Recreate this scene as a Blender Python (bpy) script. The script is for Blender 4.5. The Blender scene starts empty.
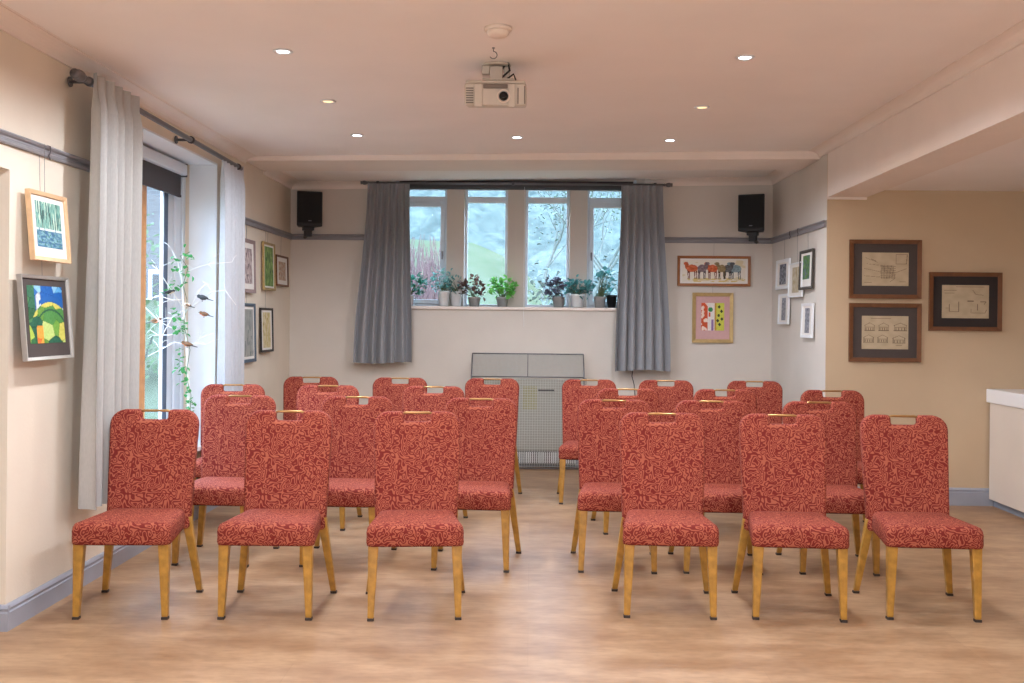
import bpy, bmesh, math, random
from math import sin, cos, pi, radians as R, sqrt, atan2
from mathutils import Vector, Matrix, noise
random.seed(11)
C = bpy.context.scene.collection
# ---------------------------------------------------------------- measured camera
F, CX, CY, YAW, ROLL, CH = 1040.0, 512.0, 320.0, 0.0185, 0.010, 1.40
def ray(px, py):
    a, b = px - CX, py - CY
    u = cos(ROLL)*a + sin(ROLL)*b; v = -sin(ROLL)*a + cos(ROLL)*b
    x, z = u/F, -v/F
    return cos(YAW)*x - sin(YAW), sin(YAW)*x + cos(YAW), z
def onX(px, py, X): r = ray(px, py); t = X/r[0]; return Vector((X, r[1]*t, CH + r[2]*t))
def onY(px, py, Y): r = ray(px, py); t = Y/r[1]; return Vector((r[0]*t, Y, CH + r[2]*t))
def onZ(px, py, Z): r = ray(px, py); t = (Z - CH)/r[2]; return Vector((r[0]*t, r[1]*t, Z))
XL, XR, YB, YA = -2.32, 2.29, 9.95, 8.12
def ceil_z(x): return 2.735 + .017*x

# ---------------------------------------------------------------- materials
def lin(c):
    return tuple(((v/12.92) if v <= .04045 else ((v + .055)/1.055)**2.4) for v in c)
def rgb(r, g, b): return lin((r/255, g/255, b/255)) + (1,)
def new_mat(name):
    m = bpy.data.materials.new(name); m.use_nodes = True
    nt = m.node_tree; b = nt.nodes['Principled BSDF']
    return m, nt, b
def mat(name, c, rough=.6, metal=0, var=0.06, scale=12, bump=0, bscale=80, spec=.5, coat=0):
    m, nt, b = new_mat(name)
    N, L = nt.nodes.new, nt.links.new
    tc = N('ShaderNodeTexCoord'); nz = N('ShaderNodeTexNoise')
    nz.inputs['Scale'].default_value = scale; nz.inputs['Detail'].default_value = 4
    L(tc.outputs['Object'], nz.inputs['Vector'])
    r = N('ShaderNodeValToRGB'); r.color_ramp.elements[0].position = .3; r.color_ramp.elements[1].position = .7
    r.color_ramp.elements[0].color = tuple(v*(1 - var) for v in c[:3]) + (1,)
    r.color_ramp.elements[1].color = tuple(min(1, v*(1 + var)) for v in c[:3]) + (1,)
    L(nz.outputs['Fac'], r.inputs['Fac']); L(r.outputs['Color'], b.inputs['Base Color'])
    b.inputs['Roughness'].default_value = rough; b.inputs['Metallic'].default_value = metal
    b.inputs['Specular IOR Level'].default_value = spec; b.inputs['Coat Weight'].default_value = coat
    if bump:
        n2 = N('ShaderNodeTexNoise'); n2.inputs['Scale'].default_value = bscale
        L(tc.outputs['Object'], n2.inputs['Vector'])
        bp = N('ShaderNodeBump'); bp.inputs['Strength'].default_value = bump; bp.inputs['Distance'].default_value = .01
        L(n2.outputs['Fac'], bp.inputs['Height']); L(bp.outputs['Normal'], b.inputs['Normal'])
    return m
def leaf_mat(name, c):
    m = mat(name, c, .5, 0, .3, 30); nt = m.node_tree; b = nt.nodes['Principled BSDF']
    tl = nt.nodes.new('ShaderNodeBsdfTranslucent'); nt.links.new(b.inputs['Base Color'].links[0].from_socket, tl.inputs['Color'])
    ms = nt.nodes.new('ShaderNodeMixShader'); ms.inputs[0].default_value = .42
    nt.links.new(b.outputs[0], ms.inputs[1]); nt.links.new(tl.outputs[0], ms.inputs[2]); nt.links.new(ms.outputs[0], nt.nodes['Material Output'].inputs[0])
    return m
def emis(name, c, s):
    m, nt, b = new_mat(name)
    b.inputs['Base Color'].default_value = c
    b.inputs['Emission Color'].default_value = c; b.inputs['Emission Strength'].default_value = s
    return m
def fabric_mat(name):
    m, nt, b = new_mat(name)
    N, L = nt.nodes.new, nt.links.new
    tc = N('ShaderNodeTexCoord')
    nz = N('ShaderNodeTexNoise'); nz.inputs['Scale'].default_value = 40; nz.inputs['Detail'].default_value = 0
    L(tc.outputs['Object'], nz.inputs['Vector'])
    mu = N('ShaderNodeMath'); mu.operation = 'MULTIPLY'; mu.inputs[1].default_value = 4.8
    L(nz.outputs['Fac'], mu.inputs[0])
    fr = N('ShaderNodeMath'); fr.operation = 'PINGPONG'; fr.inputs[1].default_value = .5
    L(mu.outputs[0], fr.inputs[0])
    rp = N('ShaderNodeValToRGB')
    e = rp.color_ramp.elements
    e[0].position = .22; e[0].color = rgb(116, 39, 33); e[1].position = .34; e[1].color = rgb(166, 92, 68)
    L(fr.outputs[0], rp.inputs['Fac']); L(rp.outputs['Color'], b.inputs['Base Color'])
    b.inputs['Roughness'].default_value = .85; b.inputs['Specular IOR Level'].default_value = .2
    b.inputs['Sheen Weight'].default_value = 0; b.inputs['Sheen Roughness'].default_value = .5
    bp = N('ShaderNodeBump'); bp.inputs['Strength'].default_value = .35; bp.inputs['Distance'].default_value = .004
    L(fr.outputs[0], bp.inputs['Height']); L(bp.outputs['Normal'], b.inputs['Normal'])
    return m
def floor_mat():
    m, nt, b = new_mat('vinyl_floor')
    N, L = nt.nodes.new, nt.links.new
    tc = N('ShaderNodeTexCoord'); mp = N('ShaderNodeMapping'); mp.inputs['Scale'].default_value = (1.2, 3.2, 1)
    L(tc.outputs['Object'], mp.inputs['Vector'])
    a = N('ShaderNodeTexNoise'); a.inputs['Scale'].default_value = 1.8; a.inputs['Detail'].default_value = 8; a.inputs['Roughness'].default_value = .62
    L(mp.outputs[0], a.inputs['Vector'])
    r = N('ShaderNodeValToRGB'); e = r.color_ramp.elements
    e[0].position = .36; e[0].color = rgb(152, 116, 82); e[1].position = .64; e[1].color = rgb(184, 150, 114)
    L(a.outputs['Fac'], r.inputs['Fac'])
    br = N('ShaderNodeTexBrick'); br.inputs['Scale'].default_value = 1; br.inputs['Brick Width'].default_value = 1.9
    br.inputs['Row Height'].default_value = .6; br.inputs['Mortar Size'].default_value = .0015
    br.inputs['Color1'].default_value = (.89, .87, .86, 1); br.inputs['Color2'].default_value = (1, 1, 1, 1); br.inputs['Mortar'].default_value = (.82, .8, .8, 1)
    L(tc.outputs['Object'], br.inputs['Vector'])
    mx = N('ShaderNodeMix'); mx.data_type = 'RGBA'; mx.blend_type = 'MULTIPLY'; mx.inputs[0].default_value = .8
    L(r.outputs['Color'], mx.inputs[6]); L(br.outputs['Color'], mx.inputs[7])
    sp = N('ShaderNodeTexNoise'); sp.inputs['Scale'].default_value = 11; sp.inputs['Detail'].default_value = 7
    L(mp.outputs[0], sp.inputs['Vector'])
    sr = N('ShaderNodeValToRGB'); sr.color_ramp.elements[0].position = .36; sr.color_ramp.elements[0].color = (.80, .77, .74, 1)
    sr.color_ramp.elements[1].position = .56; sr.color_ramp.elements[1].color = (1, 1, 1, 1)
    L(sp.outputs['Fac'], sr.inputs['Fac'])
    m2 = N('ShaderNodeMix'); m2.data_type = 'RGBA'; m2.blend_type = 'MULTIPLY'; m2.inputs[0].default_value = .6
    L(mx.outputs[2], m2.inputs[6]); L(sr.outputs['Color'], m2.inputs[7])
    L(m2.outputs[2], b.inputs['Base Color'])
    rr = N('ShaderNodeMapRange'); rr.inputs[3].default_value = .34; rr.inputs[4].default_value = .5
    L(a.outputs['Fac'], rr.inputs[0]); L(rr.outputs[0], b.inputs['Roughness'])
    b.inputs['Specular IOR Level'].default_value = .55
    return m
def cloth_mat(name, c, trans=0):
    m, nt, b = new_mat(name)
    N, L = nt.nodes.new, nt.links.new
    tc = N('ShaderNodeTexCoord'); mp = N('ShaderNodeMapping'); mp.inputs['Scale'].default_value = (1, 1, .25)
    L(tc.outputs['Object'], mp.inputs[0])
    nz = N('ShaderNodeTexNoise'); nz.inputs['Scale'].default_value = 160; nz.inputs['Detail'].default_value = 3
    L(mp.outputs[0], nz.inputs['Vector'])
    r = N('ShaderNodeValToRGB'); e = r.color_ramp.elements
    e[0].position = .3; e[0].color = tuple(v*.91 for v in c[:3]) + (1,); e[1].position = .7; e[1].color = c
    L(nz.outputs['Fac'], r.inputs['Fac']); L(r.outputs['Color'], b.inputs['Base Color'])
    b.inputs['Roughness'].default_value = .9; b.inputs['Specular IOR Level'].default_value = .15; b.inputs['Sheen Weight'].default_value = .2
    if trans:
        tl = N('ShaderNodeBsdfTranslucent'); L(r.outputs['Color'], tl.inputs['Color'])
        ms = N('ShaderNodeMixShader'); ms.inputs[0].default_value = trans
        L(b.outputs[0], ms.inputs[1]); L(tl.outputs[0], ms.inputs[2])
        L(ms.outputs[0], nt.nodes['Material Output'].inputs[0])
    return m
def glass_mat(name, tint, haze=.0):
    m, nt, b = new_mat(name); nt.nodes.remove(b)
    N, L = nt.nodes.new, nt.links.new
    tr = N('ShaderNodeBsdfTransparent'); tr.inputs[0].default_value = tint
    gl = N('ShaderNodeBsdfGlossy'); gl.inputs['Roughness'].default_value = .02
    lw = N('ShaderNodeLayerWeight'); lw.inputs['Blend'].default_value = .5
    pw = N('ShaderNodeMath'); pw.operation = 'POWER'; pw.inputs[1].default_value = 5; L(lw.outputs['Facing'], pw.inputs[0])
    mr = N('ShaderNodeMapRange'); mr.inputs[3].default_value = .03; mr.inputs[4].default_value = .7; L(pw.outputs[0], mr.inputs[0])
    ms = N('ShaderNodeMixShader'); L(mr.outputs[0], ms.inputs[0]); L(tr.outputs[0], ms.inputs[1]); L(gl.outputs[0], ms.inputs[2])
    L(ms.outputs[0], nt.nodes['Material Output'].inputs[0])
    return m
def art_mat():
    m, nt, b = new_mat('painted_paper')
    a = nt.nodes.new('ShaderNodeAttribute'); a.attribute_name = 'Col'
    nt.links.new(a.outputs['Color'], b.inputs['Base Color'])
    b.inputs['Roughness'].default_value = .5; b.inputs['Specular IOR Level'].default_value = .25
    return m
def brick_mat():
    m, nt, b = new_mat('pale_brick')
    N, L = nt.nodes.new, nt.links.new
    tc = N('ShaderNodeTexCoord'); mp = N('ShaderNodeMapping'); mp.inputs['Rotation'].default_value = (pi/2, 0, 0)
    L(tc.outputs['Object'], mp.inputs[0])
    br = N('ShaderNodeTexBrick'); br.inputs['Scale'].default_value = 3.2; br.inputs['Mortar Size'].default_value = .02
    br.inputs['Color1'].default_value = rgb(84, 80, 78); br.inputs['Color2'].default_value = rgb(94, 90, 88); br.inputs['Mortar'].default_value = rgb(102, 100, 100)
    L(mp.outputs[0], br.inputs['Vector']); L(br.outputs['Color'], b.inputs['Base Color'])
    b.inputs['Roughness'].default_value = .9
    return m
def ground_mat(name, c1, c2, scale, c3=None):
    m, nt, b = new_mat(name)
    N, L = nt.nodes.new, nt.links.new
    tc = N('ShaderNodeTexCoord'); nz = N('ShaderNodeTexNoise'); nz.inputs['Scale'].default_value = scale; nz.inputs['Detail'].default_value = 8
    nz.inputs['Roughness'].default_value = .7
    L(tc.outputs['Object'], nz.inputs['Vector'])
    r = N('ShaderNodeValToRGB'); e = r.color_ramp.elements
    e[0].position = .35; e[0].color = c1; e[1].position = .65; e[1].color = c2
    L(nz.outputs['Fac'], r.inputs['Fac']); L(r.outputs['Color'], b.inputs['Base Color'])
    b.inputs['Roughness'].default_value = 1; b.inputs['Specular IOR Level'].default_value = 0
    return m
M = dict(
    wall=mat('cream_wall_paint', rgb(228, 214, 194), .8, 0, .03, 3, .08, 60, .3),
    wall_back=mat('pale_wall_paint', rgb(214, 204, 192), .8, 0, .03, 3, .08, 60, .3),
    wall_alcove=mat('tan_wall_paint', rgb(204, 180, 148), .8, 0, .03, 3, .08, 60, .3),
    ceiling=mat('ceiling_paint', rgb(247, 238, 231), .85, 0, .02, 2, .04, 40, .3),
    cornice=mat('cornice_paint', rgb(240, 226, 214), .7, 0, .02, 4, spec=.3),
    rail=mat('grey_gloss_paint', rgb(140, 136, 138), .4, 0, .05, 6),
    skirting=mat('grey_blue_gloss_paint', rgb(158, 160, 170), .4, 0, .05, 6),
    white=mat('white_paint', rgb(236, 236, 236), .45, 0, .02, 6),
    upvc=mat('white_upvc', rgb(226, 230, 236), .35, 0, .02, 6),
    floor=floor_mat(), fabric=fabric_mat('red_curl_fabric'),
    legwood=mat('golden_wood_effect', rgb(172, 126, 46), .38, 0, .22, 26, coat=.2),
    glide=mat('dark_foot_rubber', rgb(58, 46, 40), .6),
    brass=mat('brushed_brass', rgb(182, 142, 88), .35, .75, .06, 30),
    curtain=cloth_mat('grey_curtain_cloth', rgb(152, 151, 153)),
    linen=cloth_mat('pale_linen_cloth', rgb(184, 180, 174), .06),
    linen_lit=cloth_mat('sunlit_linen_cloth', rgb(206, 206, 210), .24),  # same linen, paler and bluer, with daylight put into the colour
    glass=glass_mat('window_glass', (.93, .97, 1, 1)),
    steel=mat('grey_metal', rgb(120, 116, 118), .4, .6, .05, 20),
    darkmetal=mat('dark_grey_metal', rgb(86, 82, 84), .45, .4, .05, 20),
    black=mat('black_plastic', rgb(20, 20, 22), .55, 0, .1, 30),
    grille=mat('black_speaker_mesh', rgb(13, 13, 14), .8, 0, .2, 300),
    blind=mat('charcoal_blind_cloth', rgb(72, 68, 70), .8, 0, .04, 60),
    oak=mat('orange_oak', rgb(196, 142, 84), .5, 0, .12, 18),
    palewood=mat('pale_pine', rgb(218, 180, 136), .5, 0, .08, 22),
    brownwood=mat('brown_frame_wood', rgb(112, 70, 36), .5, 0, .14, 24),
    tealwood=mat('chestnut_frame_wood', rgb(150, 92, 44), .45, 0, .12, 24),
    gold=mat('dull_gold', rgb(186, 158, 104), .4, .45, .1, 30),
    silver=mat('silver_frame', rgb(196, 190, 182), .35, .5, .04, 30),
    darkmount=mat('charcoal_mount_card', rgb(74, 64, 60), .8, 0, .05, 50),
    blackmount=mat('near_black_mount_card', rgb(46, 38, 36), .8, 0, .05, 50),
    whitemount=mat('white_mount_card', rgb(238, 232, 224), .8, 0, .02, 50),
    pinkmount=mat('pink_mount_card', rgb(206, 164, 160), .8, 0, .03, 50),
    bluegrey=mat('blue_grey_frame', rgb(78, 92, 106), .5, 0, .06, 30),
    pinkgrey=mat('pink_grey_frame', rgb(150, 128, 124), .6, 0, .08, 30),
    darkgreyframe=mat('dark_grey_frame', rgb(72, 68, 62), .5, 0, .1, 30),
    blackframe=mat('black_frame', rgb(36, 30, 28), .5, 0, .1, 30),
    art=art_mat(), wire=mat('thin_steel_wire', rgb(150, 142, 136), .4, .5),
    potwhite=mat('white_glaze', rgb(232, 232, 230), .3, 0, .03, 10),
    potgrey=mat('grey_clay', rgb(156, 154, 150), .7, 0, .08, 25),
    potblack=mat('black_glaze', rgb(26, 26, 28), .35),
    soil=mat('dark_soil', rgb(56, 42, 32), 1, 0, .3, 60),
    stem=mat('green_stem', rgb(92, 104, 66), .8, 0, .15, 40),
    leaf_dark=leaf_mat('dark_green_leaf', rgb(86, 150, 122)),
    leaf_blue=leaf_mat('blue_green_leaf', rgb(156, 204, 194)),
    leaf_teal=leaf_mat('teal_green_leaf', rgb(102, 154, 148)),
    leaf_brown=leaf_mat('bronze_leaf', rgb(122, 92, 80)),
    leaf_plum=leaf_mat('plum_leaf', rgb(104, 94, 106)),
    leaf_bright=leaf_mat('bright_green_leaf', rgb(140, 206, 98)),
    leaf_ivy=leaf_mat('ivy_leaf', rgb(86, 160, 88)),
    branchwhite=mat('white_painted_branch', rgb(238, 236, 232), .7, 0, .04, 30),
    birdbrown=mat('brown_feather', rgb(120, 88, 62), .9, 0, .25, 90),
    birdred=mat('orange_feather', rgb(214, 122, 64), .9, 0, .15, 90),
    birddark=mat('dark_feather', rgb(58, 60, 62), .9, 0, .3, 90),
    birdpale=mat('pale_feather', rgb(214, 196, 172), .9, 0, .15, 90),
    projector=mat('beige_grey_plastic', rgb(206, 194, 178), .5, 0, .03, 20),
    projdark=mat('dark_grey_plastic', rgb(116, 102, 90), .6, 0, .05, 20),  # darker plastic for the slot, vents and seams
    lens=mat('lens_glass', rgb(14, 12, 14), .08),
    detector=mat('ivory_plastic', rgb(236, 220, 204), .5, 0, .02, 20),
    laminate=mat('ivory_laminate', rgb(222, 208, 192), .4, 0, .02, 4),
    worktop=mat('white_laminate', rgb(240, 236, 232), .3, 0, .01, 4),
    kick=mat('grey_plinth', rgb(134, 140, 152), .4, 0, .04, 6),
    heater=mat('ivory_heater_enamel', rgb(172, 170, 158), .5, 0, .02, 8),
    meshwire=mat('galvanised_wire', rgb(206, 204, 198), .4, .2, .05, 30),
    heatergrey=mat('heater_vent_grey', rgb(120, 120, 116), .6),
    yellow=mat('yellow_plastic_tag', rgb(168, 163, 128), .6),
    grass=ground_mat('hazy_grass', rgb(78, 86, 64), rgb(90, 95, 78), 1.4),  # outdoor tones greyed and kept close, haze put into the colour
    forest=ground_mat('hazy_woodland', rgb(66, 74, 71), rgb(98, 105, 98), 1.2),
    bark=mat('pale_bark', rgb(88, 92, 84), .9, 0, .15, 20),
    reed=mat('russet_stem', rgb(100, 76, 74), .9, 0, .2, 20),
    outleaf=mat('hazy_leaf', rgb(98, 112, 90), .8, 0, .3, 6),
    outleaf2=mat('grey_green_leaf', rgb(94, 104, 96), .8, 0, .3, 6),
    brick=brick_mat(), slate=mat('grey_slate', rgb(120, 122, 128), .8, 0, .15, 10),
    led=emis('white_lamp_glow', (1, .97, .95, 1), 14), ledwarm=emis('amber_lamp_glow', (1, .62, .26, 1), 1.7),
)

# ---------------------------------------------------------------- mesh helpers
class MB:
    def __init__(s): s.v = []; s.f = []; s.sm = []
    def add(s, vs, fs, smooth=False):
        o = len(s.v); s.v += [tuple(v) for v in vs]
        s.f += [tuple(i + o for i in f) for f in fs]; s.sm += [smooth]*len(fs); return s
    def box(s, x0, x1, y0, y1, z0, z1, mtx=None):
        vs = [Vector((x, y, z)) for z in (z0, z1) for y in (y0, y1) for x in (x0, x1)]
        if mtx: vs = [mtx @ v for v in vs]
        return s.add(vs, [(0, 2, 3, 1), (4, 5, 7, 6), (0, 1, 5, 4), (2, 6, 7, 3), (0, 4, 6, 2), (1, 3, 7, 5)])
    def hexa(s, bot, top):   # two loops of 4 points (counter-clockwise seen from above)
        return s.add(list(bot) + list(top), [(3, 2, 1, 0), (4, 5, 6, 7), (0, 1, 5, 4), (1, 2, 6, 5), (2, 3, 7, 6), (3, 0, 4, 7)])
    def tube(s, pts, rad, n=8, cap=True):
        pts = [Vector(p) for p in pts]; k = len(pts)
        rads = rad if isinstance(rad, (list, tuple)) else [rad]*k
        vs = []; up = None
        for i, p in enumerate(pts):
            t = (pts[min(i + 1, k - 1)] - pts[max(i - 1, 0)]).normalized()
            if up is None: up = Vector((0, 0, 1)) if abs(t.z) < .9 else Vector((1, 0, 0))
            a = (up - t*up.dot(t)).normalized(); b = t.cross(a); up = a
            for j in range(n):
                an = 2*pi*j/n; vs.append(p + (a*cos(an) + b*sin(an))*rads[i])
        fs = [(i*n + j, i*n + (j + 1) % n, (i + 1)*n + (j + 1) % n, (i + 1)*n + j) for i in range(k - 1) for j in range(n)]
        s.add(vs, fs, True)
        if cap:
            o = len(s.v) - len(vs)
            s.f += [tuple(o + j for j in reversed(range(n))), tuple(o + (k - 1)*n + j for j in range(n))]; s.sm += [False]*2
        return s
    def lathe(s, prof, c=(0, 0, 0), n=20, mtx=None):
        c = Vector(c); vs = []
        for r, z in prof:
            for j in range(n):
                a = 2*pi*j/n; v = Vector((r*cos(a), r*sin(a), z)); vs.append((mtx @ v if mtx else v) + c)
        k = len(prof)
        fs = [(i*n + j, i*n + (j + 1) % n, (i + 1)*n + (j + 1) % n, (i + 1)*n + j) for i in range(k - 1) for j in range(n)]
        s.add(vs, fs, True)
        o = len(s.v) - len(vs)
        s.f += [tuple(o + j for j in reversed(range(n))), tuple(o + (k - 1)*n + j for j in range(n))]; s.sm += [False]*2
        return s
    def prism(s, outline, axis_pts, fn=None):
        # outline: list of 2-D points; extruded between two frames: axis_pts = (origin,u,v,w vector)
        o, u, v, w = [Vector(a) for a in axis_pts]; n = len(outline)
        vs = [o + u*a + v*b for a, b in outline] + [o + u*a + v*b + w for a, b in outline]
        if fn: vs = [fn(q) for q in vs]
        fs = [tuple(reversed(range(n))), tuple(range(n, 2*n))] + [(i, (i + 1) % n, n + (i + 1) % n, n + i) for i in range(n)]
        return s.add(vs, fs)
    def build(s, name, m, parent=None, bevel=0, seg=2, smooth=None, loc=None):
        me = bpy.data.meshes.new(name); me.from_pydata(s.v, [], s.f)
        me.polygons.foreach_set('use_smooth', s.sm if smooth is None else [smooth]*len(s.f))
        me.materials.append(m); me.update()
        bm = bmesh.new(); bm.from_mesh(me); bmesh.ops.recalc_face_normals(bm, faces=bm.faces); bm.to_mesh(me); bm.free()
        o = bpy.data.objects.new(name, me); C.objects.link(o)
        if parent: o.parent = parent
        if loc: o.location = loc
        if bevel:
            b = o.modifiers.new('bevel', 'BEVEL'); b.width = bevel; b.segments = seg; b.limit_method = 'ANGLE'; b.angle_limit = R(35)
            b.harden_normals = False
            if seg > 2:
                for p in me.polygons: p.use_smooth = True
                w = o.modifiers.new('normals', 'WEIGHTED_NORMAL'); w.keep_sharp = True
        return o
def tag(o, label, cat, group=None, kind=None):
    o['label'] = label; o['category'] = cat
    if group: o['group'] = group
    if kind: o['kind'] = kind
    return o
def struct(o): o['kind'] = 'structure'; return o
def empty(name, loc=(0, 0, 0), rz=0, label=None, cat=None, group=None):
    o = bpy.data.objects.new(name, None); C.objects.link(o); o.empty_display_size = .1
    o.location = loc; o.rotation_euler = (0, 0, rz)
    if label: tag(o, label, cat, group)
    return o
def copy_tree(o, parent=None):
    c = o.copy(); C.objects.link(c)
    if parent: c.parent = parent
    for ch in list(o.children): copy_tree(ch, c)
    return c
def rrect(w, h, r, n=5, x0=0, z0=0):
    pts = []
    for cx, cz, a0 in ((w/2 - r, h - r, 0), (-w/2 + r, h - r, 90), (-w/2 + r, r, 180), (w/2 - r, r, 270)):
        for i in range(n + 1):
            a = R(a0 + 90*i/n); pts.append((x0 + cx + r*cos(a), z0 + cz + r*sin(a)))
    return pts

# ---------------------------------------------------------------- the room
struct(MB().box(XL - 1.1, 6.2, -3, YB + .40, -.1, 0).build('floor', M['floor']))
TH = .36
mb = MB()
x0, x1 = XL - TH, 6.2
mb.hexa([(x0, -3, ceil_z(x0)), (x1, -3, ceil_z(x1)), (x1, YB + .45, ceil_z(x1)), (x0, YB + .45, ceil_z(x0))],
        [(x0, -3, 3.1), (x1, -3, 3.1), (x1, YB + .45, 3.1), (x0, YB + .45, 3.1)])
struct(mb.build('ceiling', M['ceiling']))
ZT = 2.95
DY0, DY1, DZ = 3.3, onX(8.5, 300, XL).y, 2.045                        # doorway beside the camera
WY0, WY1, WZ0, WZ1 = 5.75, 7.62, .50, 2.53                         # the side window opening
TH = .36
mb = MB()
for y0, y1, z0, z1 in ((-3, DY0, 0, ZT), (DY0, DY1, DZ, ZT), (DY1, WY0, 0, ZT), (WY0, WY1, 0, WZ0), (WY0, WY1, WZ1, ZT), (WY1, YB + .4, 0, ZT)):
    mb.box(XL - TH, XL, y0, y1, z0, z1)
struct(mb.build('wall_left', M['wall']))
struct(MB().box(XL - 1.1, XL - 1.0, 2.2, 5.2, 0, 2.4).box(XL - 1.0, XL - TH, 2.2, 2.3, 0, 2.4).box(XL - 1.0, XL - TH, 5.1, 5.2, 0, 2.4).box(XL - 1.0, XL - TH, 2.2, 5.2, 2.3, 2.4).build('wall_lobby', M['wall']))
# back wall with the window opening
BX0, BX1, BZ0, BZ1 = -1.32, 1.04, 1.525, 2.70
mb = MB(); BT = .40
for a, b, z0, z1 in ((XL - TH, BX0, 0, ZT), (BX1, XR + .4, 0, ZT), (BX0, BX1, 0, BZ0), (BX0, BX1, BZ1, ZT)):
    struct(MB().box(a, b, YB, YB + BT, z0, z1).build('wall_back', M['wall_back']))
MUL = [(-.833, -.660), (-.239, -.066), (.364, .536)]
mb = MB()
for a, b in MUL: mb.box(a, b, YB + .16, YB + .38, BZ0, BZ1)
struct(mb.build('trim_1', M['wall_back'], bevel=.006))
struct(MB().box(XR, XR + .30, YA + .012, YB + .02, 0, ZT).build('wall_right', M['wall_back']))
struct(MB().box(XR, 6.2, YA, YA + .012, 0, ZT).box(XR + .31, 6.2, YA + .012, YA + .2, 0, ZT).box(6.0, 6.2, -3, YA, 0, ZT).build('wall_alcove', M['wall_alcove']))
struct(MB().box(-4.5, 6.2, -3.2, -3, 0, ZT).build('wall_rear', M['wall']))
# dropped beam over the alcove opening, and the lower alcove ceiling
b0, b1 = onY(825, 197.2, YA).z, onX(1024, 104.3, XR).z
BW = .30
def bz(y): return b0 + (b1 - b0)*(YA - y)/(YA - 4.899)
mb = MB(); yn = -3
mb.hexa([(XR, yn, bz(yn) - .12), (XR + BW, yn, bz(yn) - .12), (XR + BW, YA, b0), (XR, YA, b0)], [(XR, yn, ZT), (XR + BW, yn, ZT), (XR + BW, YA, ZT), (XR, YA, ZT)])
struct(mb.build('wall_beam', M['cornice']))
struct(MB().box(XR + BW, 6.2, -3, YA, 2.435, 2.5).build('ceiling_alcove', M['ceiling']))
struct(MB().box(XR, XR + BW, YA - .02, YA, b0 - .018, b0 + .002).build('trim_2', M['cornice'], bevel=.003))
# cross beam in front of the window bay
struct(MB().hexa([(XL, 8.33, 2.66), (XR, 8.33, 2.705), (XR, 8.92, 2.705), (XL, 8.92, 2.66)], [(XL, 8.33, 2.85), (XR, 8.33, 2.85), (XR, 8.92, 2.85), (XL, 8.92, 2.85)]).build('trim_3', M['cornice'], bevel=.004))
# cornices: coved profile
def cornice(name, p0, p1, inward, drop=.062, out=.105):
    p0, p1, n = Vector(p0), Vector(p1), Vector(inward)
    prof = [(0, 0), (0, -drop), (.012, -drop)]
    for i in range(6):
        a = R(90*i/5); prof.append((.012 + (out - .03)*(1 - cos(a)), -drop + .008 + (drop - .02)*sin(a)))
    prof += [(out - .01, -.012), (out - .01, -.006), (out, -.006), (out, 0)]
    vs = [p + n*a + Vector((0, 0, b)) for p in (p0, p1) for a, b in prof]; k = len(prof)
    fs = [(i, (i + 1) % k, k + (i + 1) % k, k + i) for i in range(k)] + [tuple(range(k)), tuple(range(2*k - 1, k - 1, -1))]
    return struct(MB().add(vs, fs).build(name, M['cornice']))
zl, zr_ = ceil_z(XL) + .006, ceil_z(XR) + .006
cornice('trim_4', (XL, -3, zl), (XL, 8.33, zl), (1, 0, 0))
cornice('trim_5', (XR, -3, zr_), (XR, 8.33, zr_), (-1, 0, 0))
cornice('trim_6', (XL, 8.92, zl), (XL, YB, zl), (1, 0, 0), .07, .12)
cornice('trim_7', (XR, 8.92, zr_), (XR, YB, zr_), (-1, 0, 0), .07, .12)
for nm, xa, xb in (('trim_8', XL, BX0 - .02), ('trim_9', BX1 + .02, XR)):
    cornice(nm, (xa, YB, ceil_z(xa) + .006), (xb, YB, ceil_z(xb) + .006), (0, -1, 0), .07, .12)
# picture rails
RZ0, RZ1 = 2.150, 2.205
def rail(name, p0, p1, n):
    p0, p1, n = Vector(p0), Vector(p1), Vector(n)
    prof = [(0, 0), (.014, 0), (.018, .006), (.018, .018), (.012, .022), (.012, .034), (.022, .040), (.026, .048), (.020, .055), (.016, .050), (0, .050)]
    k = len(prof)
    vs = [p + n*a + Vector((0, 0, RZ0 + b)) for p in (p0, p1) for a, b in prof]
    fs = [(i, (i + 1) % k, k + (i + 1) % k, k + i) for i in range(k)] + [tuple(range(k)), tuple(range(2*k - 1, k - 1, -1))]
    return struct(MB().add(vs, fs).build(name, M['rail']))
rail('trim_10', (XL, 2.4, 0), (XL, WY0 - .02, 0), (1, 0, 0))
rail('trim_11', (XL, WY1 + .1, 0), (XL, YB, 0), (1, 0, 0))
rail('trim_12', (XL, YB, 0), (BX0 - .06, YB, 0), (0, -1, 0))
rail('trim_13', (BX1 + .06, YB, 0), (XR, YB, 0), (0, -1, 0))
rail('trim_14', (XR, YA + .012, 0), (XR, YB, 0), (-1, 0, 0))
# skirting
def skirting(name, p0, p1, n, h=.115):
    p0, p1, n = Vector(p0), Vector(p1), Vector(n)
    prof = [(0, 0), (.020, 0), (.020, h - .035), (.015, h - .03), (.015, h - .022), (.019, h - .016), (.012, h - .004), (.004, h), (0, h)]
    k = len(prof)
    vs = [p + n*a + Vector((0, 0, b)) for p in (p0, p1) for a, b in prof]
    fs = [(i, (i + 1) % k, k + (i + 1) % k, k + i) for i in range(k)] + [tuple(range(k)), tuple(range(2*k - 1, k - 1, -1))]
    return struct(MB().add(vs, fs).build(name, M['skirting']))
skirting('baseboard_left', (XL, DY1, 0), (XL, YB, 0), (1, 0, 0))
skirting('baseboard_reveal', (XL - TH, DY1, 0), (XL + .02, DY1, 0), (0, -1, 0))
skirting('baseboard_back', (XL, YB, 0), (XR, YB, 0), (0, -1, 0))
skirting('baseboard_right', (XR, YA, 0), (XR, YB, 0), (-1, 0, 0))
skirting('baseboard_alcove', (XR, YA, 0), (6, YA, 0), (0, -1, 0), .135)

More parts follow.
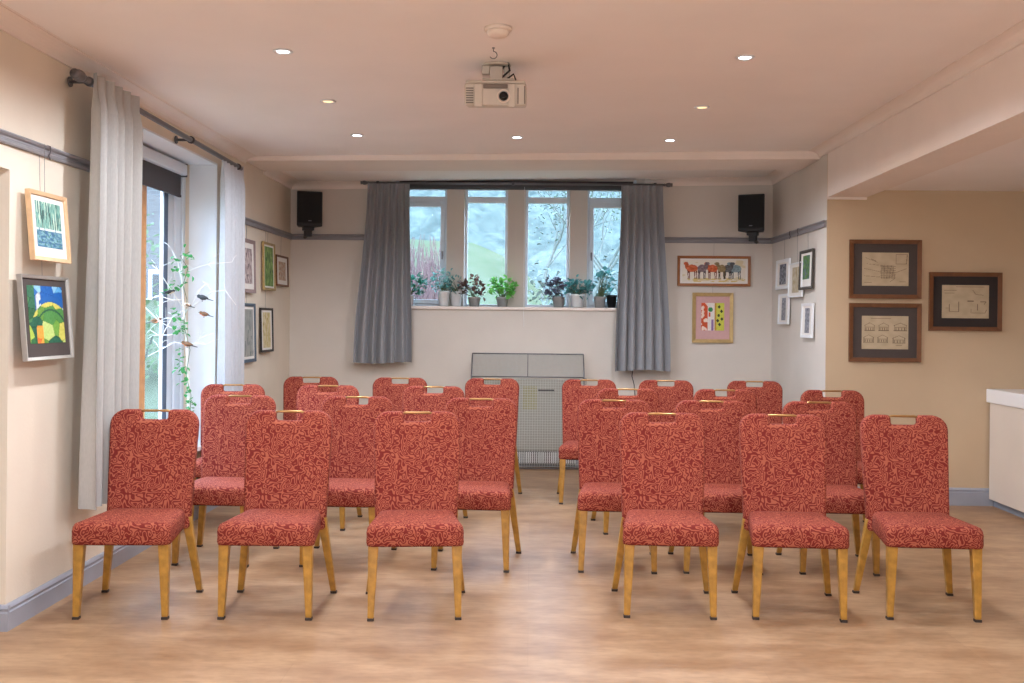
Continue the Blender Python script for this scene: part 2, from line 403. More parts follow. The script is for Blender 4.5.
# ---------------------------------------------------------------- back windows: four lights
lights = [(BX0, MUL[0][0], True, 1), (MUL[0][1], MUL[1][0], False, 0), (MUL[1][1], MUL[2][0], False, 0), (MUL[2][1], BX1, True, -1)]
WF = YB + .27
TRZ = onY(500, 200, WF).z
for i, (a, b, opening, side) in enumerate(lights):
    w = empty('window_%d' % (i + 1), ((a + b)/2, WF, BZ0)); struct(w)
    ww = (b - a)/2; h = BZ1 - BZ0; tz = TRZ - BZ0; t = .026
    m = MB()
    m.box(-ww, -ww + t, 0, .06, 0, h).box(ww - t, ww, 0, .06, 0, h).box(-ww + t, ww - t, 0, .06, 0, t).box(-ww + t, ww - t, 0, .06, h - t, h)
    m.box(-ww + t, ww - t, 0, .06, tz - .03, tz + .03)
    m.build('window_frame', M['upvc'], w, .004)
    q = t
    if opening:
        s = .042; m = MB(); za, zb = t, tz - .03
        m.box(-ww + t, -ww + t + s, -.012, .05, za, zb).box(ww - t - s, ww - t, -.012, .05, za, zb)
        m.box(-ww + t + s, ww - t - s, -.012, .05, za, za + s).box(-ww + t + s, ww - t - s, -.012, .05, zb - s, zb)
        cs = m.build('casement', M['upvc'], w, .005)
        hx = (ww - t - s/2)*side
        MB().box(hx - .009, hx + .009, -.028, -.012, h*.42, h*.42 + .05).box(hx - .007, hx + .007, -.04, -.028, h*.42 - .03, h*.42 + .03).build('handle', M['steel'], cs, .003)
        MB().box(-ww + t + s, ww - t - s, .018, .024, za + s, zb - s).build('pane', M['glass'], cs)
    else:
        MB().box(-ww + t, ww - t, .018, .024, t, tz - .03).build('pane', M['glass'], w)
    MB().box(-ww + t, ww - t, .018, .024, tz + .03, h - t).build('pane', M['glass'], w)
struct(MB().box(BX0, BX1, YB - .025, WF + .02, BZ0 - .03, BZ0).build('trim_15', M['cornice'], bevel=.006))
# ---------------------------------------------------------------- side window
sw = empty('window_5', (XL - .285, 0, 0)); struct(sw)
WX = XL - .285
def wy(px): return onX(px, 300, WX + .012).y
pA, pB, pC, pD = wy(136), wy(146), wy(162.5), wy(167.5)
m = MB()
m.box(-.012, .012, pC, pC + .02, WZ0, WZ1).box(-.04, .014, pD, WY1, WZ0, WZ1).box(-.04, .04, WY0, pA - .0, WZ1 - .07, WZ1).box(-.04, .04, WY0, pD, WZ0, WZ0 + .06).box(-.04, .04, pA, pD, WZ1 - .05, WZ1).box(-.04, .04, WY0, WY0 + .07, WZ0, WZ1)
m.box(.014, .035, wy(172), WY1, WZ0, WZ1).box(.035, .05, wy(177), WY1, WZ0, WZ1)
m.build('window_frame', M['upvc'], sw, .006)
MB().box(-.03, .012, pA, pB, WZ0 + .06, WZ1 - .05).build('post', M['oak'], sw, .006)
MB().box(-.012, .012, pC + .02, pD, WZ0 + .06, WZ1 - .05).build('seal_bar', mat('blue_grey_bar', rgb(72, 88, 112), .5), sw, .004)
MB().box(-.004, .004, pB, pC, WZ0 + .06, WZ1 - .05).build('pane', M['glass'], sw)
MB().box(-.004, .004, WY0 + .07, pA, WZ0 + .06, WZ1 - .05).build('pane', M['glass'], sw)
struct(MB().box(WX + .04, XL + .03, WY0, WY1, WZ0 - .03, WZ0 + .004).build('trim_16', M['white'], bevel=.006))
struct(MB().box(WX + .08, XL - .002, WY1 - .012, WY1 + .001, WZ0, WZ1).box(WX, XL - .002, WY0, WY1, WZ1 - .012, WZ1 + .001).build('trim_17', M['white']))
# roller blind of the side window
rb = empty('roller_blind', (WX + .07, (WY0 + WY1)/2 - .06, WZ1 - .06), 0, 'charcoal roller blind under a white cassette in the side window recess', 'blind')
hl = (WY1 - WY0)/2 - .08
zc0 = onX(178, 168, WX + .085).z
MB().box(-.035, .04, -hl, hl, -.052, .03).build('cassette', M['upvc'], rb, .012, 3)
MB().box(-.004, .004, -hl + .02, hl - .04, -.20, -.04).box(-.008, .008, -hl + .02, hl - .04, -.212, -.195).build('blind_cloth', M['blind'], rb)
for s in (-1, 1): MB().box(-.03, .035, s*hl, s*(hl + .006), -.06, .035).build('end_bracket', M['darkmetal'], rb)

# ---------------------------------------------------------------- outside
m = MB(); nx, ny = 60, 50
def hill(x, y):
    t = max(0, (y - 11.5)/14)
    sl = 2.35 - .62*max(x, -1.2) + .01*x*x if x < 6 else 0
    return min(t, 1.15)**1.2*max(.3, min(5.0, sl)) - .25 + .1*noise.noise(Vector((x*.4, y*.3, 0)))
vs = [(-24 + 48*i/nx, 10.6 + 24*j/ny, hill(-24 + 48*i/nx, 10.6 + 24*j/ny)) for j in range(ny + 1) for i in range(nx + 1)]
fs = [(j*(nx + 1) + i, j*(nx + 1) + i + 1, (j + 1)*(nx + 1) + i + 1, (j + 1)*(nx + 1) + i) for j in range(ny) for i in range(nx)]
struct(m.add(vs, fs, True).build('grass_bank', M['grass']))
struct(MB().box(-60, 60, -8, 70, -.45, -.30).build('lawn', M['grass']))
m = MB(); nx, ny = 190, 60; vs = []
for j in range(ny + 1):
    for i in range(nx + 1):
        x = -32 + 64*i/nx; y = 34 + 20*j/ny; s = j/ny
        top = 9.8 + 1.6*noise.noise(Vector((x*.09, 3, 0))) - (1.3*math.exp(-((x - 4)/5)**2))
        vs.append((x, y, 1 + top*s**.8 + .5*noise.noise(Vector((x*.5, y*.5, s*3))) + .5*noise.noise(Vector((x*1.4, y*1.4, 0))) + .35*noise.noise(Vector((x*3.1, y*3.1, 5)))))
fs = [(j*(nx + 1) + i, j*(nx + 1) + i + 1, (j + 1)*(nx + 1) + i + 1, (j + 1)*(nx + 1) + i) for j in range(ny) for i in range(nx)]
struct(m.add(vs, fs, True).build('wooded_hillside', M['forest']))
def leaf_quads(mb, c, spread, n, size, rnd, flat=.5):
    for _ in range(n):
        p = Vector(c) + Vector((rnd.gauss(0, spread), rnd.gauss(0, spread), rnd.gauss(0, spread)))
        leaf(mb, p, Vector((rnd.uniform(-1, 1), rnd.uniform(-1, 1), rnd.uniform(-flat, 1))), size*rnd.uniform(.6, 1.2), rnd)
def leaf(mb, p, d, s, rnd, wide=.62, fold=.12):
    d = d.normalized(); up = Vector((rnd.uniform(-.4, .4), rnd.uniform(-.4, .4), 1))
    sd = d.cross(up)
    if sd.length < 1e-3: sd = Vector((1, 0, 0))
    sd.normalize(); nn = sd.cross(d)
    w = s*wide*.5
    vs = [p, p + d*s*.3 + sd*w*.85 + nn*s*fold, p + d*s*.68 + sd*w*.8 + nn*s*fold, p + d*s - nn*s*.06, p + d*s*.68 - sd*w*.8 + nn*s*fold, p + d*s*.3 - sd*w*.85 + nn*s*fold, p + d*s*.5]
    mb.add(vs, [(0, 1, 6), (1, 2, 6), (2, 3, 6), (3, 4, 6), (4, 5, 6), (5, 0, 6)], True)
def tree(x, y, h, seed, label, leafm, nleaf=260, lsize=.16, spread=.35, lean=0):
    rnd = random.Random(seed); z0 = hill(x, y) - .1
    t = empty('bare_tree', (x, y, z0), 0, label, 'tree', 'trees behind the back window')
    br, lf = MB(), MB()
    def grow(p, d, l, r, lev):
        pts = [p]; q = p
        for k in range(4):
            d = (d + Vector((rnd.gauss(0, .16), rnd.gauss(0, .16), rnd.gauss(.03, .1)))).normalized()
            q = q + d*l/4; pts.append(q)
        br.tube(pts, [r*(1 - .14*k) for k in range(5)], 5, False)
        if lev == 0:
            leaf_quads(lf, q, spread, max(2, nleaf//60), lsize, rnd); return
        for k in range(3 if lev > 1 else 4):
            a = rnd.uniform(0, 2*pi); tilt = rnd.uniform(.45, 1.0)
            e = Vector((cos(a)*sin(tilt), sin(a)*sin(tilt), cos(tilt)*.8))
            b = pts[rnd.randint(2, 4)]
            grow(b, (d*.6 + e).normalized(), l*rnd.uniform(.55, .8), r*.55, lev - 1)
    grow(Vector((0, 0, 0)), Vector((lean, 0, 1)).normalized(), h*.38, h*.010, 3)
    br.build('trunk', M['bark'], t); lf.build('foliage', leafm, t)
tree(1.0, 20, 6.0, 3, 'pale bare tree with spread branches behind the third window light', M['outleaf2'], 900, .06)
tree(2.3, 19, 5.6, 5, 'leafy green tree seen through the fourth window light', M['outleaf'], 1100, .07)
tree(.25, 25, 5.2, 8, 'small misty tree at the foot of the slope behind the third window light', M['outleaf2'], 900, .07)
tree(3.4, 24, 7.0, 9, 'tall grey tree at the right edge of the fourth window light', M['outleaf2'], 900, .08)
m = MB(); rnd = random.Random(4)
for k in range(1300):
    x = rnd.uniform(-3.4, -1.5); y = rnd.uniform(16.5, 19.5); z = hill(x, y) - .05; h = rnd.uniform(.6, 1.8)
    a = Vector((rnd.gauss(0, .12), rnd.gauss(0, .1), 1)).normalized()
    m.tube([(x, y, z), Vector((x, y, z)) + a*h*.5, Vector((x, y, z)) + (a + Vector((rnd.gauss(0, .06), 0, 0)))*h], [.012, .009, .004], 4, False)
tag(m.build('russet_stems', M['reed']), 'thicket of russet bare stems outside the leftmost back window light', 'shrub', kind='stuff')
m = MB(); rnd = random.Random(6)
for k in range(40):
    leaf_quads(m, (rnd.uniform(.0, 4.2), rnd.uniform(21, 22.5), 1.2 + rnd.uniform(0, 1.1)), .3, 34, .16, rnd)
tag(m.build('hedge', M['outleaf2']), 'misty grey green hedge at the foot of the slope outside the right window lights', 'hedge', kind='stuff')
# neighbour building and shrubs outside the side window
nb = empty('brick_building', (-7.9, 23, -.3), 0, 'pale brick building seen through the side window', 'building')
MB().box(-3.2, 1.2, -3, 6, 0, 6).build('wall', M['brick'], nb)
MB().prism([(-3.5, 6), (1.85, 6), (-.8, 8.2)], ((0, -3.2, 0), (1, 0, 0), (0, 0, 1), (0, 9.4, 0))).build('roof', M['slate'], nb)
f = MB().box(.5, 1.3, -3.05, -2.98, 1.2, 2.6).build('window', M['upvc'], nb); MB().box(.58, 1.22, -3.07, -3.05, 1.28, 2.52).build('pane', M['lens'], f)
m = MB(); rnd = random.Random(16); st = MB()
for k in range(30):
    p = (rnd.uniform(-6.6, -5.62), rnd.uniform(14.4, 15.6), .1 + rnd.uniform(0, 2.6)); leaf_quads(m, p, .28, 40, .15, rnd)
    st.tube([(p[0]*.3 - 4.3, 15.1, -.3), p], .015, 4, False)
gs = empty('garden_shrub', (0, 0, 0), 0, 'bright green shrub outside the side window beside the brick building', 'shrub')
gs.location = (-6.3, 15.2, -.25)
for nm, mm, q in (('foliage', leaf_mat('fresh_shrub_leaf', rgb(96, 118, 76)), m), ('stem', M['bark'], st)):
    q.v = [(v[0] + 6.3, v[1] - 15.2, v[2] + .25) for v in q.v]; q.build(nm, mm, gs)

# ---------------------------------------------------------------- chairs
def chair_proto():
    root = empty('banquet_chair', (0, 0, 0))
    # seat: tapered cushion
    fw, bw = .226, .188; yf, yb = -.272, .150; z0, z1 = .343, .441
    m = MB(); nx_, ny_ = 8, 8; top = []
    bm = bmesh.new()
    outline = []
    r = .03
    def corner(cx, cy, sx, sy, a0):
        for i in range(5):
            a = R(a0 + 90*i/4); outline.append((cx + r*cos(a), cy + r*sin(a)))
    corner(fw - r, yf + r, 1, -1, -90); corner(bw - r, yb - r, 1, 1, 0); corner(-bw + r, yb - r, -1, 1, 90); corner(-fw + r, yf + r, -1, -1, 180)
    # fuller front edge
    n = len(outline); rings = []
    cxm, cym = 0, (yf + yb)/2
    prof = [(.90, z0), (.985, z0 + .004), (1.0, z0 + .018), (1.004, z0 + .05), (1.0, z1 - .034), (.985, z1 - .014), (.955, z1 - .002), (.88, z1 + .005), (.70, z1 + .009), (.4, z1 + .012)]
    vs = []
    for s, z in prof:
        for x, y in outline:
            dx, dy = x - cxm, y - cym
            k = (1 - s)
            vs.append((cxm + dx - math.copysign(min(abs(dx), k*.22), dx), cym + dy - math.copysign(min(abs(dy), k*.22), dy), z)) if s > .86 else vs.append((cxm + dx*s, cym + dy*s, z))
    k = len(prof)
    fs = [(i*n + j, i*n + (j + 1) % n, (i + 1)*n + (j + 1) % n, (i + 1)*n + j) for i in range(k - 1) for j in range(n)]
    fs += [tuple(reversed(range(n))), tuple((k - 1)*n + j for j in range(n))]
    m.add(vs, fs, True)
    seat = m.build('seat', M['fabric'], root)
    pg = MB()
    # backrest: rounded board with a hand-hold notch in its top edge
    H0, H1 = .340, .926; wt, wb = .220, .205; rc = .075
    pts = []
    def arc(cx, cz, rr, a0, a1, nseg=6):
        for i in range(nseg + 1):
            a = R(a0 + (a1 - a0)*i/nseg); pts.append((cx + rr*cos(a), cz + rr*sin(a)))
    nw, nd, nr = .068, .050, .014
    pts.append((wb, H0)); arc(wt - rc, H1 - rc, rc, 0, 84)
    arc(nw + .018, H1 - .018, .018, 90, 180, 4)
    arc(nw - nr, H1 - nd + nr, nr, 0, -90, 4); arc(-nw + nr, H1 - nd + nr, nr, 270, 180, 4)
    arc(-nw - .018, H1 - .018, .018, 0, 90, 4); arc(-wt + rc, H1 - rc, rc, 96, 180)
    pts.append((-wb + .012, H0)); pts.insert(0, (wb - .012, H0)); pts[1] = (wb, H0 + .012); pts.insert(-1, (-wb, H0 + .012))
    th = .058
    def lean(v): return Vector((v.x, v.y + .131 + (v.z - H0)*.165, v.z))
    def offset(poly, dist):
        out = []; n_ = len(poly)
        for i in range(n_):
            p0, p1, p2 = Vector(poly[i - 1]), Vector(poly[i]), Vector(poly[(i + 1) % n_])
            e0, e1 = (p1 - p0).normalized(), (p2 - p1).normalized()
            n0, n1 = Vector((-e0.y, e0.x)), Vector((-e1.y, e1.x)); b_ = (n0 + n1).normalized()
            out.append(p1 + b_*dist/max(.5, b_.dot(n0)))
        return out
    rr = .016; rings = []
    for a in (0, 22, 45, 67, 90): rings.append((rr*(1 - sin(R(a))), rr*(1 - cos(R(a)))))
    rings += [(o_, th - y_) for o_, y_ in reversed(rings)]
    vs = []; n = len(pts)
    for o_, y_ in rings:
        vs += [lean(Vector((p[0], y_, p[1]))) for p in offset(pts, o_)]
    k = len(rings)
    fs = [(i*n + j, i*n + (j + 1) % n, (i + 1)*n + (j + 1) % n, (i + 1)*n + j) for i in range(k - 1) for j in range(n)]
    bk = MB().add(vs, fs, True).add([vs[j] for j in range(n)], [tuple(reversed(range(n)))]).add([vs[(k - 1)*n + j] for j in range(n)], [tuple(range(n))])
    b = bk.build('backrest', M['fabric'], root)
    yt = lean(Vector((0, th/2, H1)))
    MB().tube([(-nw - .006, yt.y, H1 - .010), (-nw + .012, yt.y, H1 - .006), (nw - .012, yt.y, H1 - .006), (nw + .006, yt.y, H1 - .010)], .0065, 8).build('handle', M['brass'], root)
    # legs
    for sx in (-1, 1):
        for front in (True, False):
            if front: p0, p1, a, c = Vector((sx*.193, -.235, .352)), Vector((sx*.203, -.243, 0)), .024, .0145
            else: p0, p1, a, c = Vector((sx*.186, .165, .40)), Vector((sx*.238, .235, 0)), .022, .0145
            def ring(p, h): return [p + Vector((-h, -h, 0)), p + Vector((h, -h, 0)), p + Vector((h, h, 0)), p + Vector((-h, h, 0))]
            q = p1 + (p0 - p1)*(.012/p0.z)
            lg = MB().hexa(ring(q, c), ring(p0, a)).build('leg', M['legwood'], root, .005, 2)
            MB().hexa(ring(p1, c + .001), ring(q, c + .001)).build('foot_glide', M['glide'], lg, .002)
    MB().hexa([Vector((-.17, -.22, .335)), Vector((.17, -.22, .335)), Vector((.15, .15, .335)), Vector((-.15, .15, .335))],
              [Vector((-.17, -.22, .352)), Vector((.17, -.22, .352)), Vector((.15, .15, .352)), Vector((-.15, .15, .352))]).build('seat_frame', M['glide'], root)
    return root
ordn = ['leftmost', 'second from left', 'third from left', 'fourth from left', 'fifth from left', 'rightmost']
rows = [
    ('front', [(120.8, 619, 153), (265.1, 619.4, 288), (414.5, 620, 417.5), (670, 618.3, 663), (799.5, 620.6, 784), (933.5, 620.5, 906)]),
    ('second', [(210.2, 566.1, 238), (338, 567.5, 356), (470, 571.1, 480.5), (617.5, 573, 614.5), (723, 574, 712.5), (839.5, 574.9, 821)]),
    ('third', [(222, 529, 232.5), (312, 530, 327), (425, 531, 433), (636.5, 534.5, 628.5), (732, 535, 725.5), (850, 535.5, 833.5)]),
    ('back', [(302, 502, 310.5), (393, 503, 399.5), (485, 503.5, 491.5), (587.7, 504.8, 589), (668, 505.5, 666), (761, 506, 755)]),
]
proto = None
for rn, lst in rows:
    for i, (fx, fy, bx) in enumerate(lst):
        Pf = onZ(fx, fy, 0); Pb = onY(bx, 400, Pf.y + .45)
        d = Vector((Pf.x - Pb.x, Pf.y - Pb.y, 0)).normalized()       # facing direction
        ang = atan2(d.x, -d.y)
        loc = Vector((Pf.x, Pf.y, 0)) - d*.243
        c = proto = chair_proto() if proto is None else copy_tree(proto)
        c.location = loc; c.rotation_euler = (0, 0, ang)
        blk = ('left', i) if i < 3 else ('right', i - 3)
        where = {('left', 0): 'outer end by the side window', ('left', 1): 'in the middle of its three', ('left', 2): 'beside the centre aisle',
                 ('right', 0): 'beside the centre aisle', ('right', 1): 'in the middle of its three', ('right', 2): 'outer end by the alcove'}[blk]
        tag(c, 'red banquet chair, %s row, %s block, %s' % (rn, blk[0], where), 'chair', 'red banquet chairs in the %s row' % rn)

# ---------------------------------------------------------------- curtains and rods
def curtain(name, base, e1, n, t0, t1, b0_, b1_, ztop, zbot, pleats, amp, m, label, group, seed=1, hem=0, out=.03):
    """base point at along=0; e1 = direction along the wall, n = out from the wall"""
    rnd = random.Random(seed); e1, n = Vector(e1), Vector(n)
    U, V = pleats*12, 26; vs = []
    ph = [rnd.uniform(-.5, .5) for _ in range(pleats + 2)]; am = [rnd.uniform(.65, 1.25) for _ in range(pleats + 2)]
    mid = (t0 + t1)/2; root = empty(name, base, 0, label, 'curtain', group)
    for j in range(V + 1):
        s = j/V; z = ztop + (zbot - ztop)*s
        e = s*s*(3 - 2*s)
        for i in range(U + 1):
            u = i/U
            uu = u + .012*sin(6*u*pi + seed)*s
            a = (t0 + (b0_ - t0)*e)*(1 - uu) + (t1 + (b1_ - t1)*e)*uu
            k = u*pleats; i0 = min(int(k), pleats); fr = k - i0
            A = am[i0]*(1 - fr) + am[i0 + 1]*fr; P = ph[i0]*(1 - fr) + ph[i0 + 1]*fr
            w = cos(2*pi*k + P*s*1.6)
            off = amp*A*(w*(.55 + .55*s) + .22*cos(4*pi*k + P)*(1 - s))
            if s < .04: off *= .55
            a2 = a + .010*sin(2*pi*k + 1.1)*(.4 + s)
            vs.append(e1*(a2) + n*(off + out) + Vector((0, 0, z + (hem*sin(5*u + seed) if j == V else 0))))
    fs = [(j*(U + 1) + i, j*(U + 1) + i + 1, (j + 1)*(U + 1) + i + 1, (j + 1)*(U + 1) + i) for j in range(V) for i in range(U)]
    W = (U + 1)*3
    MB().add(vs[W - U - 1:], [tuple(i - (W - U - 1) for i in f) for f in fs if min(f) >= W - U - 1], True).build('drape', m, root)
    MB().add(vs[:W], [f for f in fs if max(f) < W], True).build('heading', m, root)
    return root
# back window curtains, hung just in front of the wall
CYB = YB - .10
def bx_(px, py): return onY(px, py, CYB)
zt, zbL, zbR = bx_(390, 184).z, bx_(380, 362.5).z, bx_(640, 370.5).z
curtain('curtain', (0, CYB, 0), (1, 0, 0), (0, -1, 0), bx_(368, 184).x, bx_(410, 184).x, bx_(353, 362).x, bx_(411, 362).x, zt, zbL, 6, .042, M['curtain'],
        'grey pleated curtain left of the back window, ending below the sill', 'grey curtains at the back window', 3, .008)
curtain('curtain', (0, CYB, 0), (1, 0, 0), (0, -1, 0), bx_(620.5, 186).x, bx_(662, 186).x, bx_(613.5, 370).x, bx_(669, 370).x, zt, zbR, 6, .042, M['curtain'],
        'grey pleated curtain right of the back window, hanging beside the painting of horses', 'grey curtains at the back window', 5, .008)
# curtains at the side window
LX = XL + .11
zs = 2.585
curtain('curtain', (LX, 0, 0), (0, 1, 0), (1, 0, 0), 5.10, 5.66, 5.04, 5.60, zs + .02, .44, 5, .055, M['linen'],
        'pale linen curtain near the two leaning pictures, tall and gathered', 'pale curtains at the side window', 7, .008)
curtain('curtain', (LX, 0, 0), (0, 1, 0), (1, 0, 0), 7.34, 7.86, 7.36, 7.86, 2.545, .44, 6, .032, M['linen_lit'],
        'sunlit pale curtain at the far end of the side window, behind the white tree', 'pale curtains at the side window', 9, .008, 0)
def finial(m, p, d, fs_=1):
    d = Vector(d); q = d.to_track_quat('Z', 'Y').to_matrix()
    m.lathe([(a_*fs_, b_*fs_) for a_, b_ in [(.012, 0), (.02, .006), (.02, .012), (.012, .02), (.024, .035), (.030, .055), (.030, .075), (.022, .09), (.024, .10), (.024, .115), (.0, .118)]], p, 14, q)
def rod(label, p0, p1, rad, wall_n, brackets, finials):
    p0, p1, wn = Vector(p0), Vector(p1), Vector(wall_n); d = (p1 - p0).normalized(); c = (p0 + p1)/2
    root = empty('curtain_rod', c, 0, label, 'curtain rod')
    MB().tube([p0 - c, p1 - c], rad, 12).build('pole', M['steel'], root)
    for s in finials:
        m = MB(); finial(m, (p0 - c) if s < 0 else (p1 - c), d*s, rad/.016); m.build('finial', M['steel'], root)
    for t in brackets:
        p = p0 + (p1 - p0)*t - c
        MB().tube([p, p - wn*.1], .009, 8).tube([p - wn*.092, p - wn*.1], .026, 12).tube([p - d*.012, p + d*.012], rad + .008, 12).build('bracket', M['darkmetal'], root)
    return root
rod('grey steel curtain rod with turned finial above the side window', (LX, 5.08, 2.565), (LX, 7.84, 2.527), .016, (1, 0, 0), (.02, .58, .97), (-1,))
zrB = bx_(512, 182.5).z
rod('grey steel curtain rod with ball finials above the back window', (bx_(369, 185).x, CYB, zrB - .012), (bx_(664, 187).x, CYB, zrB - .012), .011, (0, -1, 0), (.03, .49, .97), (-1, 1))
# blind of the back window
BLZ = 2.688
bb0, bb1 = onY(398, 184, YB - .03).x, onY(635, 184, YB - .03).x
rb2 = empty('roller_blind', ((bb0 + bb1)/2, YB - .035, BLZ), 0, 'charcoal roller blind rolled up across the top of the back window', 'blind')
hw = (bb1 - bb0)/2
zk0 = onY(512, 188.8, YB - .035).z - BLZ
MB().tube([(-hw + .02, 0, .0), (hw - .02, 0, .0)], .040, 16).build('blind_roll', M['blind'], rb2)
MB().box(-hw + .03, hw - .03, .024, .028, zk0, 0).box(-hw + .03, hw - .03, .018, .034, zk0 - .006, zk0 + .012).build('blind_cloth', M['blind'], rb2)
for s in (-1, 1): MB().box(s*hw - .012, s*hw + .012, -.034, .035, -.045, .05).build('end_bracket', M['upvc'], rb2, .004)
MB().tube([(.08, -.03, 0), (.08, -.03, -1.15), (.086, -.03, -1.35)], .0016, 5).build('pull_cord', M['white'], rb2)

# ---------------------------------------------------------------- plants on the sill
def leaf_round(mb, p, d, s, rnd): leaf(mb, p, d, s, rnd, .95, .05)
def plant(px0, px1, pyt, pyb, potpx0, potpx1, potpyt, potm, leafm, label, style, n, size, seed, depth=.08, hair=0):
    rnd = random.Random(seed); Y = YB + depth
    a, b = onY(potpx0, 306, Y), onY(potpx1, 306, Y); cx = (a.x + b.x)/2; r = (b.x - a.x)/2
    zt_ = onY(potpx0, potpyt, Y).z; h = zt_ - BZ0
    f0, f1 = onY(px0, pyb, Y), onY(px1, pyt, Y)
    t = empty('potted_plant', (cx, Y, BZ0), 0, label, 'plant', 'pot plants on the back window sill')
    MB().lathe([(r*.72, 0), (r*.76, .004), (r*.96, h - .022), (r, h - .020), (r, h), (r*.9, h), (r*.88, h - .012), (0, h - .013)], (0, 0, 0), 18).build('pot', potm, t)
    MB().lathe([(r*.86, h - .02), (r*.8, h - .006), (0, h - .004)], (0, 0, 0), 14).build('soil', M['soil'], t)
    x0_, x1_, z0_, z1_ = f0.x - cx, f1.x - cx, f0.z - BZ0, f1.z - BZ0
    st, lf = MB(), MB()
    cxm, czm = (x0_ + x1_)/2, (z0_ + z1_)/2; rx, rz = (x1_ - x0_)/2, (z1_ - z0_)/2
    for k in range(n):
        an = rnd.uniform(0, 2*pi); rr = sqrt(rnd.uniform(.05, 1))
        p = Vector((cxm + rx*.86*rr*cos(an), rnd.uniform(-.07, .07), czm + rz*.86*rr*sin(an)))
        q = Vector((rnd.uniform(-r, r)*.5, rnd.uniform(-r, r)*.5, h - .01))
        if k % (3 if style != 'round' else 1) == 0:
            st.tube([q, q*.45 + p*.55 + Vector((0, 0, .02)), p], [.0028, .002, .0012], 5, False)
        m_ = 1 if style == 'round' else (2 if style == 'spray' else 3)
        for _ in range(m_):
            d = (p - q).normalized()*.6 + Vector((rnd.uniform(-1, 1), rnd.uniform(-1, 1), rnd.uniform(-.8, .6)))
            s = size*rnd.uniform(.7, 1.25); pp = p + Vector((rnd.gauss(0, .012), rnd.gauss(0, .012), rnd.gauss(0, .012)))
            if style == 'round': leaf_round(lf, pp, d, s, rnd)
            else: leaf(lf, pp, d, s, rnd, .45 if style == 'spray' else .75)
    st.build('stem', M['stem'], t); lf.build('foliage', leafm, t)
    return t
plant(405, 427, 274, 297, 404, 414, 295, M['potwhite'], M['leaf_dark'], 'dark green pot plant in white pot half hidden by the left grey curtain', 'full', 42, .045, 21)
plant(430, 452, 268, 294, 437.5, 449.5, 291, M['potwhite'], M['leaf_blue'], 'blue green feathery plant in the taller white pot below the first mullion', 'spray', 70, .04, 22, .07)
plant(444, 464, 272, 294, 450, 462, 291.5, M['potwhite'], M['leaf_teal'], 'sparse grey green plant in white pot between the feathery plant and the bronze leaved plant', 'spray', 46, .04, 23, .085)
plant(460, 486, 276.5, 299, 468, 480.5, 297, M['potgrey'], M['leaf_brown'], 'bronze leaved plant in grey pot in the second window light', 'full', 42, .05, 24)
plant(487, 518, 277, 299, 496, 508.5, 297, M['potgrey'], M['leaf_bright'], 'bright green leafy plant in grey pot in front of the middle mullion', 'full', 60, .05, 25)
plant(543, 568, 277, 299, 552, 565, 296.5, M['potgrey'], M['leaf_plum'], 'plum leaved plant in grey pot in the third window light', 'full', 42, .047, 26)
plant(564, 594, 279, 296, 569.5, 584.5, 294, M['potwhite'], M['leaf_teal'], 'dense teal green plant in white pot in front of the third mullion', 'full', 60, .046, 27)
plant(592, 616, 268, 298, 593.5, 606, 296.5, M['potgrey'], M['leaf_teal'], 'tall round leaved plant in grey pot beside the small black pot', 'round', 40, .055, 28)
kp = empty('plant_pot', onY(611.5, 300, YB + .08), 0, 'small black pot beside the right grey curtain on the sill', 'pot'); kp.location.z = BZ0
MB().lathe([(.034, 0), (.036, .004), (.05, .105), (.053, .106), (.053, .125), (.046, .125), (.044, .11), (0, .108)], (0, 0, 0), 18).build('pot_body', M['potblack'], kp)
MB().lathe([(.044, .1), (.042, .112), (0, .114)], (0, 0, 0), 14).build('soil', M['soil'], kp)

# ---------------------------------------------------------------- pictures
def lines_art(strokes, base, col):
    """strokes: list of (u0,v0,u1,v1,w)"""
    def f(u, v):
        n_ = noise.noise(Vector((u*7, v*7, 2)))*.04
        for a, b, c_, d, w in strokes:
            dx, dy = c_ - a, d - b; L2 = dx*dx + dy*dy or 1e-9
            t = max(0, min(1, ((u - a)*dx + (v - b)*dy)/L2))
            if (u - a - dx*t)**2 + (v - b - dy*t)**2 < w*w: return tuple(x/255 for x in col)
        return tuple(x/255 + n_ for x in base)
    return f
def art_mesh(name, w, h, nx, ny, fn, parent, y, cx=0, cz=0):
    me = bpy.data.meshes.new(name); vs, fs, cols = [], [], []
    for j in range(ny + 1):
        for i in range(nx + 1): vs.append((cx - w/2 + w*i/nx, y, cz - h/2 + h*j/ny))
    for j in range(ny):
        for i in range(nx):
            fs.append((j*(nx + 1) + i, j*(nx + 1) + i + 1, (j + 1)*(nx + 1) + i + 1, (j + 1)*(nx + 1) + i))
            c = fn((i + .5)/nx, (j + .5)/ny); c = lin(tuple(max(0, min(1, v)) for v in c)) + (1,)
            cols += list(c)*4
    me.from_pydata(vs, [], fs); at = me.color_attributes.new('Col', 'FLOAT_COLOR', 'CORNER'); at.data.foreach_set('color', cols)
    me.materials.append(M['art']); o = bpy.data.objects.new(name, me); C.objects.link(o); o.parent = parent
    return o
